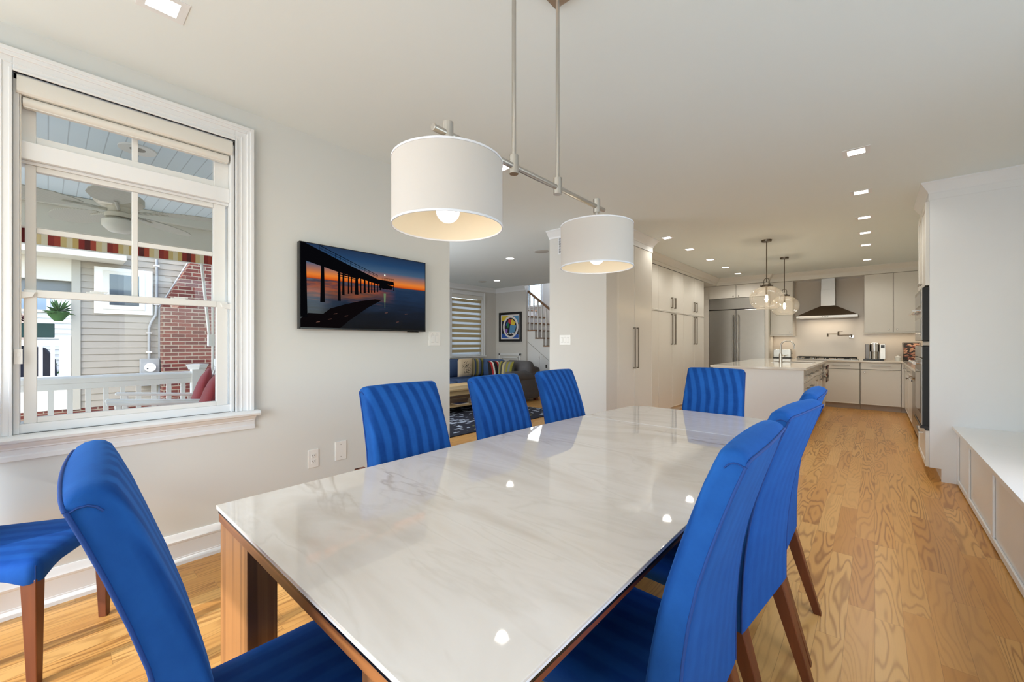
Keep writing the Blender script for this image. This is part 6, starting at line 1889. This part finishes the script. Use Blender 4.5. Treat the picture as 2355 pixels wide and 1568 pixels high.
b = B(); b.tube([(NX + 0.06, 1.29, 0.965), (NX + 0.06, 1.29, 1.55), (NX + 0.06, 1.32, 1.66), (NX + 0.06, 1.39, 1.80), (NX + 0.06, 1.40, 1.95), (NX + 0.06, 1.40, 3.4)], 0.024, 10); obj('conduit', b, M['meter'], em, smooth=50)
b = B()
for z in (1.08, 1.45, 2.0, 2.75): b.box(NX + 0.03, NX + 0.09, 1.25 if z < 1.6 else 1.36, 1.33 if z < 1.6 else 1.44, z, z + 0.02)
obj('conduit_strap', b, M['out_white'], em)
# neighbour porch railing
nr = thing('porch_railing', 'white railing of the neighbouring porch behind the beige corner board', 'railing', (NX - 0.05, -0.1, 0.58))
b = B(); b.box(NX - 0.09, NX - 0.01, -3.2, 0.18, 1.22, 1.31); obj('top_rail', b, M['out_white'], nr, bevel=0.006)
b = B(); b.box(NX - 0.09, NX - 0.01, -3.2, 0.18, 0.62, 0.70); obj('bottom_rail', b, M['out_white'], nr)
b = B(); b.box(NX - 0.14, NX + 0.01, 0.13, 0.270, 0.58, 1.38); obj('post', b, M['out_white'], nr)
y = 0.06
while y > -1.2:
    b = B(); b.box(NX - 0.07, NX - 0.03, y - 0.03, y + 0.02, 0.70, 1.22); obj('baluster', b, M['out_white'], nr); y -= 0.135
b = B(); b.prism([(-0.9, 0.58), (0.12, 0.58), (0.10, 0.95), (-0.02, 1.18), (-0.3, 1.22), (-0.9, 1.10)], 'x', NX - 1.2, NX - 0.4)
tag(obj('grill_cover', b, M['grill'], None, bevel=0.05, seg=3), 'charcoal covered grill on the neighbouring porch', 'grill')
pb = thing('window_box_planter', 'dark green planter box on the neighbouring porch railing', 'planter', (NX - 0.3, -0.3, 1.31))
b = B(); b.box(NX - 0.30, NX - 0.10, -1.6, 0.08, 1.36, 1.60); obj('box', b, mat('dark_green_fabric_box', rgb(22, 58, 52), 0.7), pb, bevel=0.01)
def leaves(b, c, R_, n, s, up=0.3):
    for _ in range(n):
        a, e = random.random() * 2 * PI, random.uniform(-0.6, 1.3)
        r = R_ * random.uniform(0.3, 1)
        p = Vector(c) + Vector((r * math.cos(a) * math.cos(e), r * math.sin(a) * math.cos(e), r * math.sin(e) * 0.9 + up * R_))
        d = Vector((random.uniform(-1, 1), random.uniform(-1, 1), random.uniform(-0.3, 1))).normalized()
        q = d.orthogonal().normalized() * s * 0.35
        v = [b.bm.verts.new(x) for x in (p - d * s, p + q, p + d * s, p - q)]
        b.bm.faces.new(v)
b = B(); leaves(b, (NX - 0.2, -0.55, 1.62), 0.32, 260, 0.05); obj('plant', b, M['red_foliage'], pb)
hb = thing('hanging_plant', 'spiky green plant in a basket on the neighbouring porch', 'plant', (NX - 0.2, 0.08, 1.9))
b = B(); b.lathe([(0.05, 0.0), (0.12, 0.10), (0.14, 0.16), (0.001, 0.15)], (NX + 0.05, 0.12, 1.64), 18); obj('basket', b, M['foliage'], hb, smooth=50)
b = B()
for k in range(46):
    a = random.random() * 2 * PI; e = random.uniform(-0.3, 1.4); l = random.uniform(0.14, 0.26)
    p = Vector((NX + 0.05, 0.12, 1.80)); d = Vector((math.cos(a) * math.cos(e), math.sin(a) * math.cos(e), math.sin(e))); q = d.orthogonal().normalized() * 0.018
    v = [b.bm.verts.new(x) for x in (p, p + d * l * 0.6 + q, p + d * l, p + d * l * 0.6 - q)]; b.bm.faces.new(v)
obj('foliage', b, M['foliage'], hb)
fh = thing('distant_house', 'pale house with white siding far behind the neighbouring porch', 'house', (-19, -0.5, -0.85))
b = B()
zz = -0.85
while zz < 5.0:
    b.hexa([(-19.2, -4.0, zz), (-18.98, -4.0, zz), (-18.98, 3.0, zz), (-19.2, 3.0, zz), (-19.2, -4.0, zz + 0.16), (-19.0, -4.0, zz + 0.16), (-19.0, 3.0, zz + 0.16), (-19.2, 3.0, zz + 0.16)]); zz += 0.16
obj('siding', b, M['siding_white'], fh)
for y in (-1.6, -0.3):
    b = B(); b.box(-18.97, -18.93, y - 0.35, y + 0.35, 2.2, 3.4); w_ = obj('window', b, M['out_white'], fh)
    b = B(); b.box(-18.93, -18.92, y - 0.27, y + 0.27, 2.28, 3.32); obj('pane', b, mat('pale_reflecting_pane', rgb(140, 160, 176), 0.1), w_)
b = B(); b.hexa([(-18.0, -4, -0.2), (-16.6, -4, -0.2), (-16.6, -0.35, -0.2), (-18.0, -0.35, -0.2), (-18.0, -4, 2.1), (-17.0, -4, 1.2), (-17.0, -0.35, 1.2), (-18.0, -0.35, 2.1)])
obj('porch_roof', b, mat('tan_clapboard', rgb(150, 136, 120), 0.8), fh)
b = B(); leaves(b, (-15.4, -0.7, 0.3), 0.9, 700, 0.09)
tag(obj('garden_shrub', b, M['foliage'], None), 'green shrub in the yard between the houses', 'shrub')
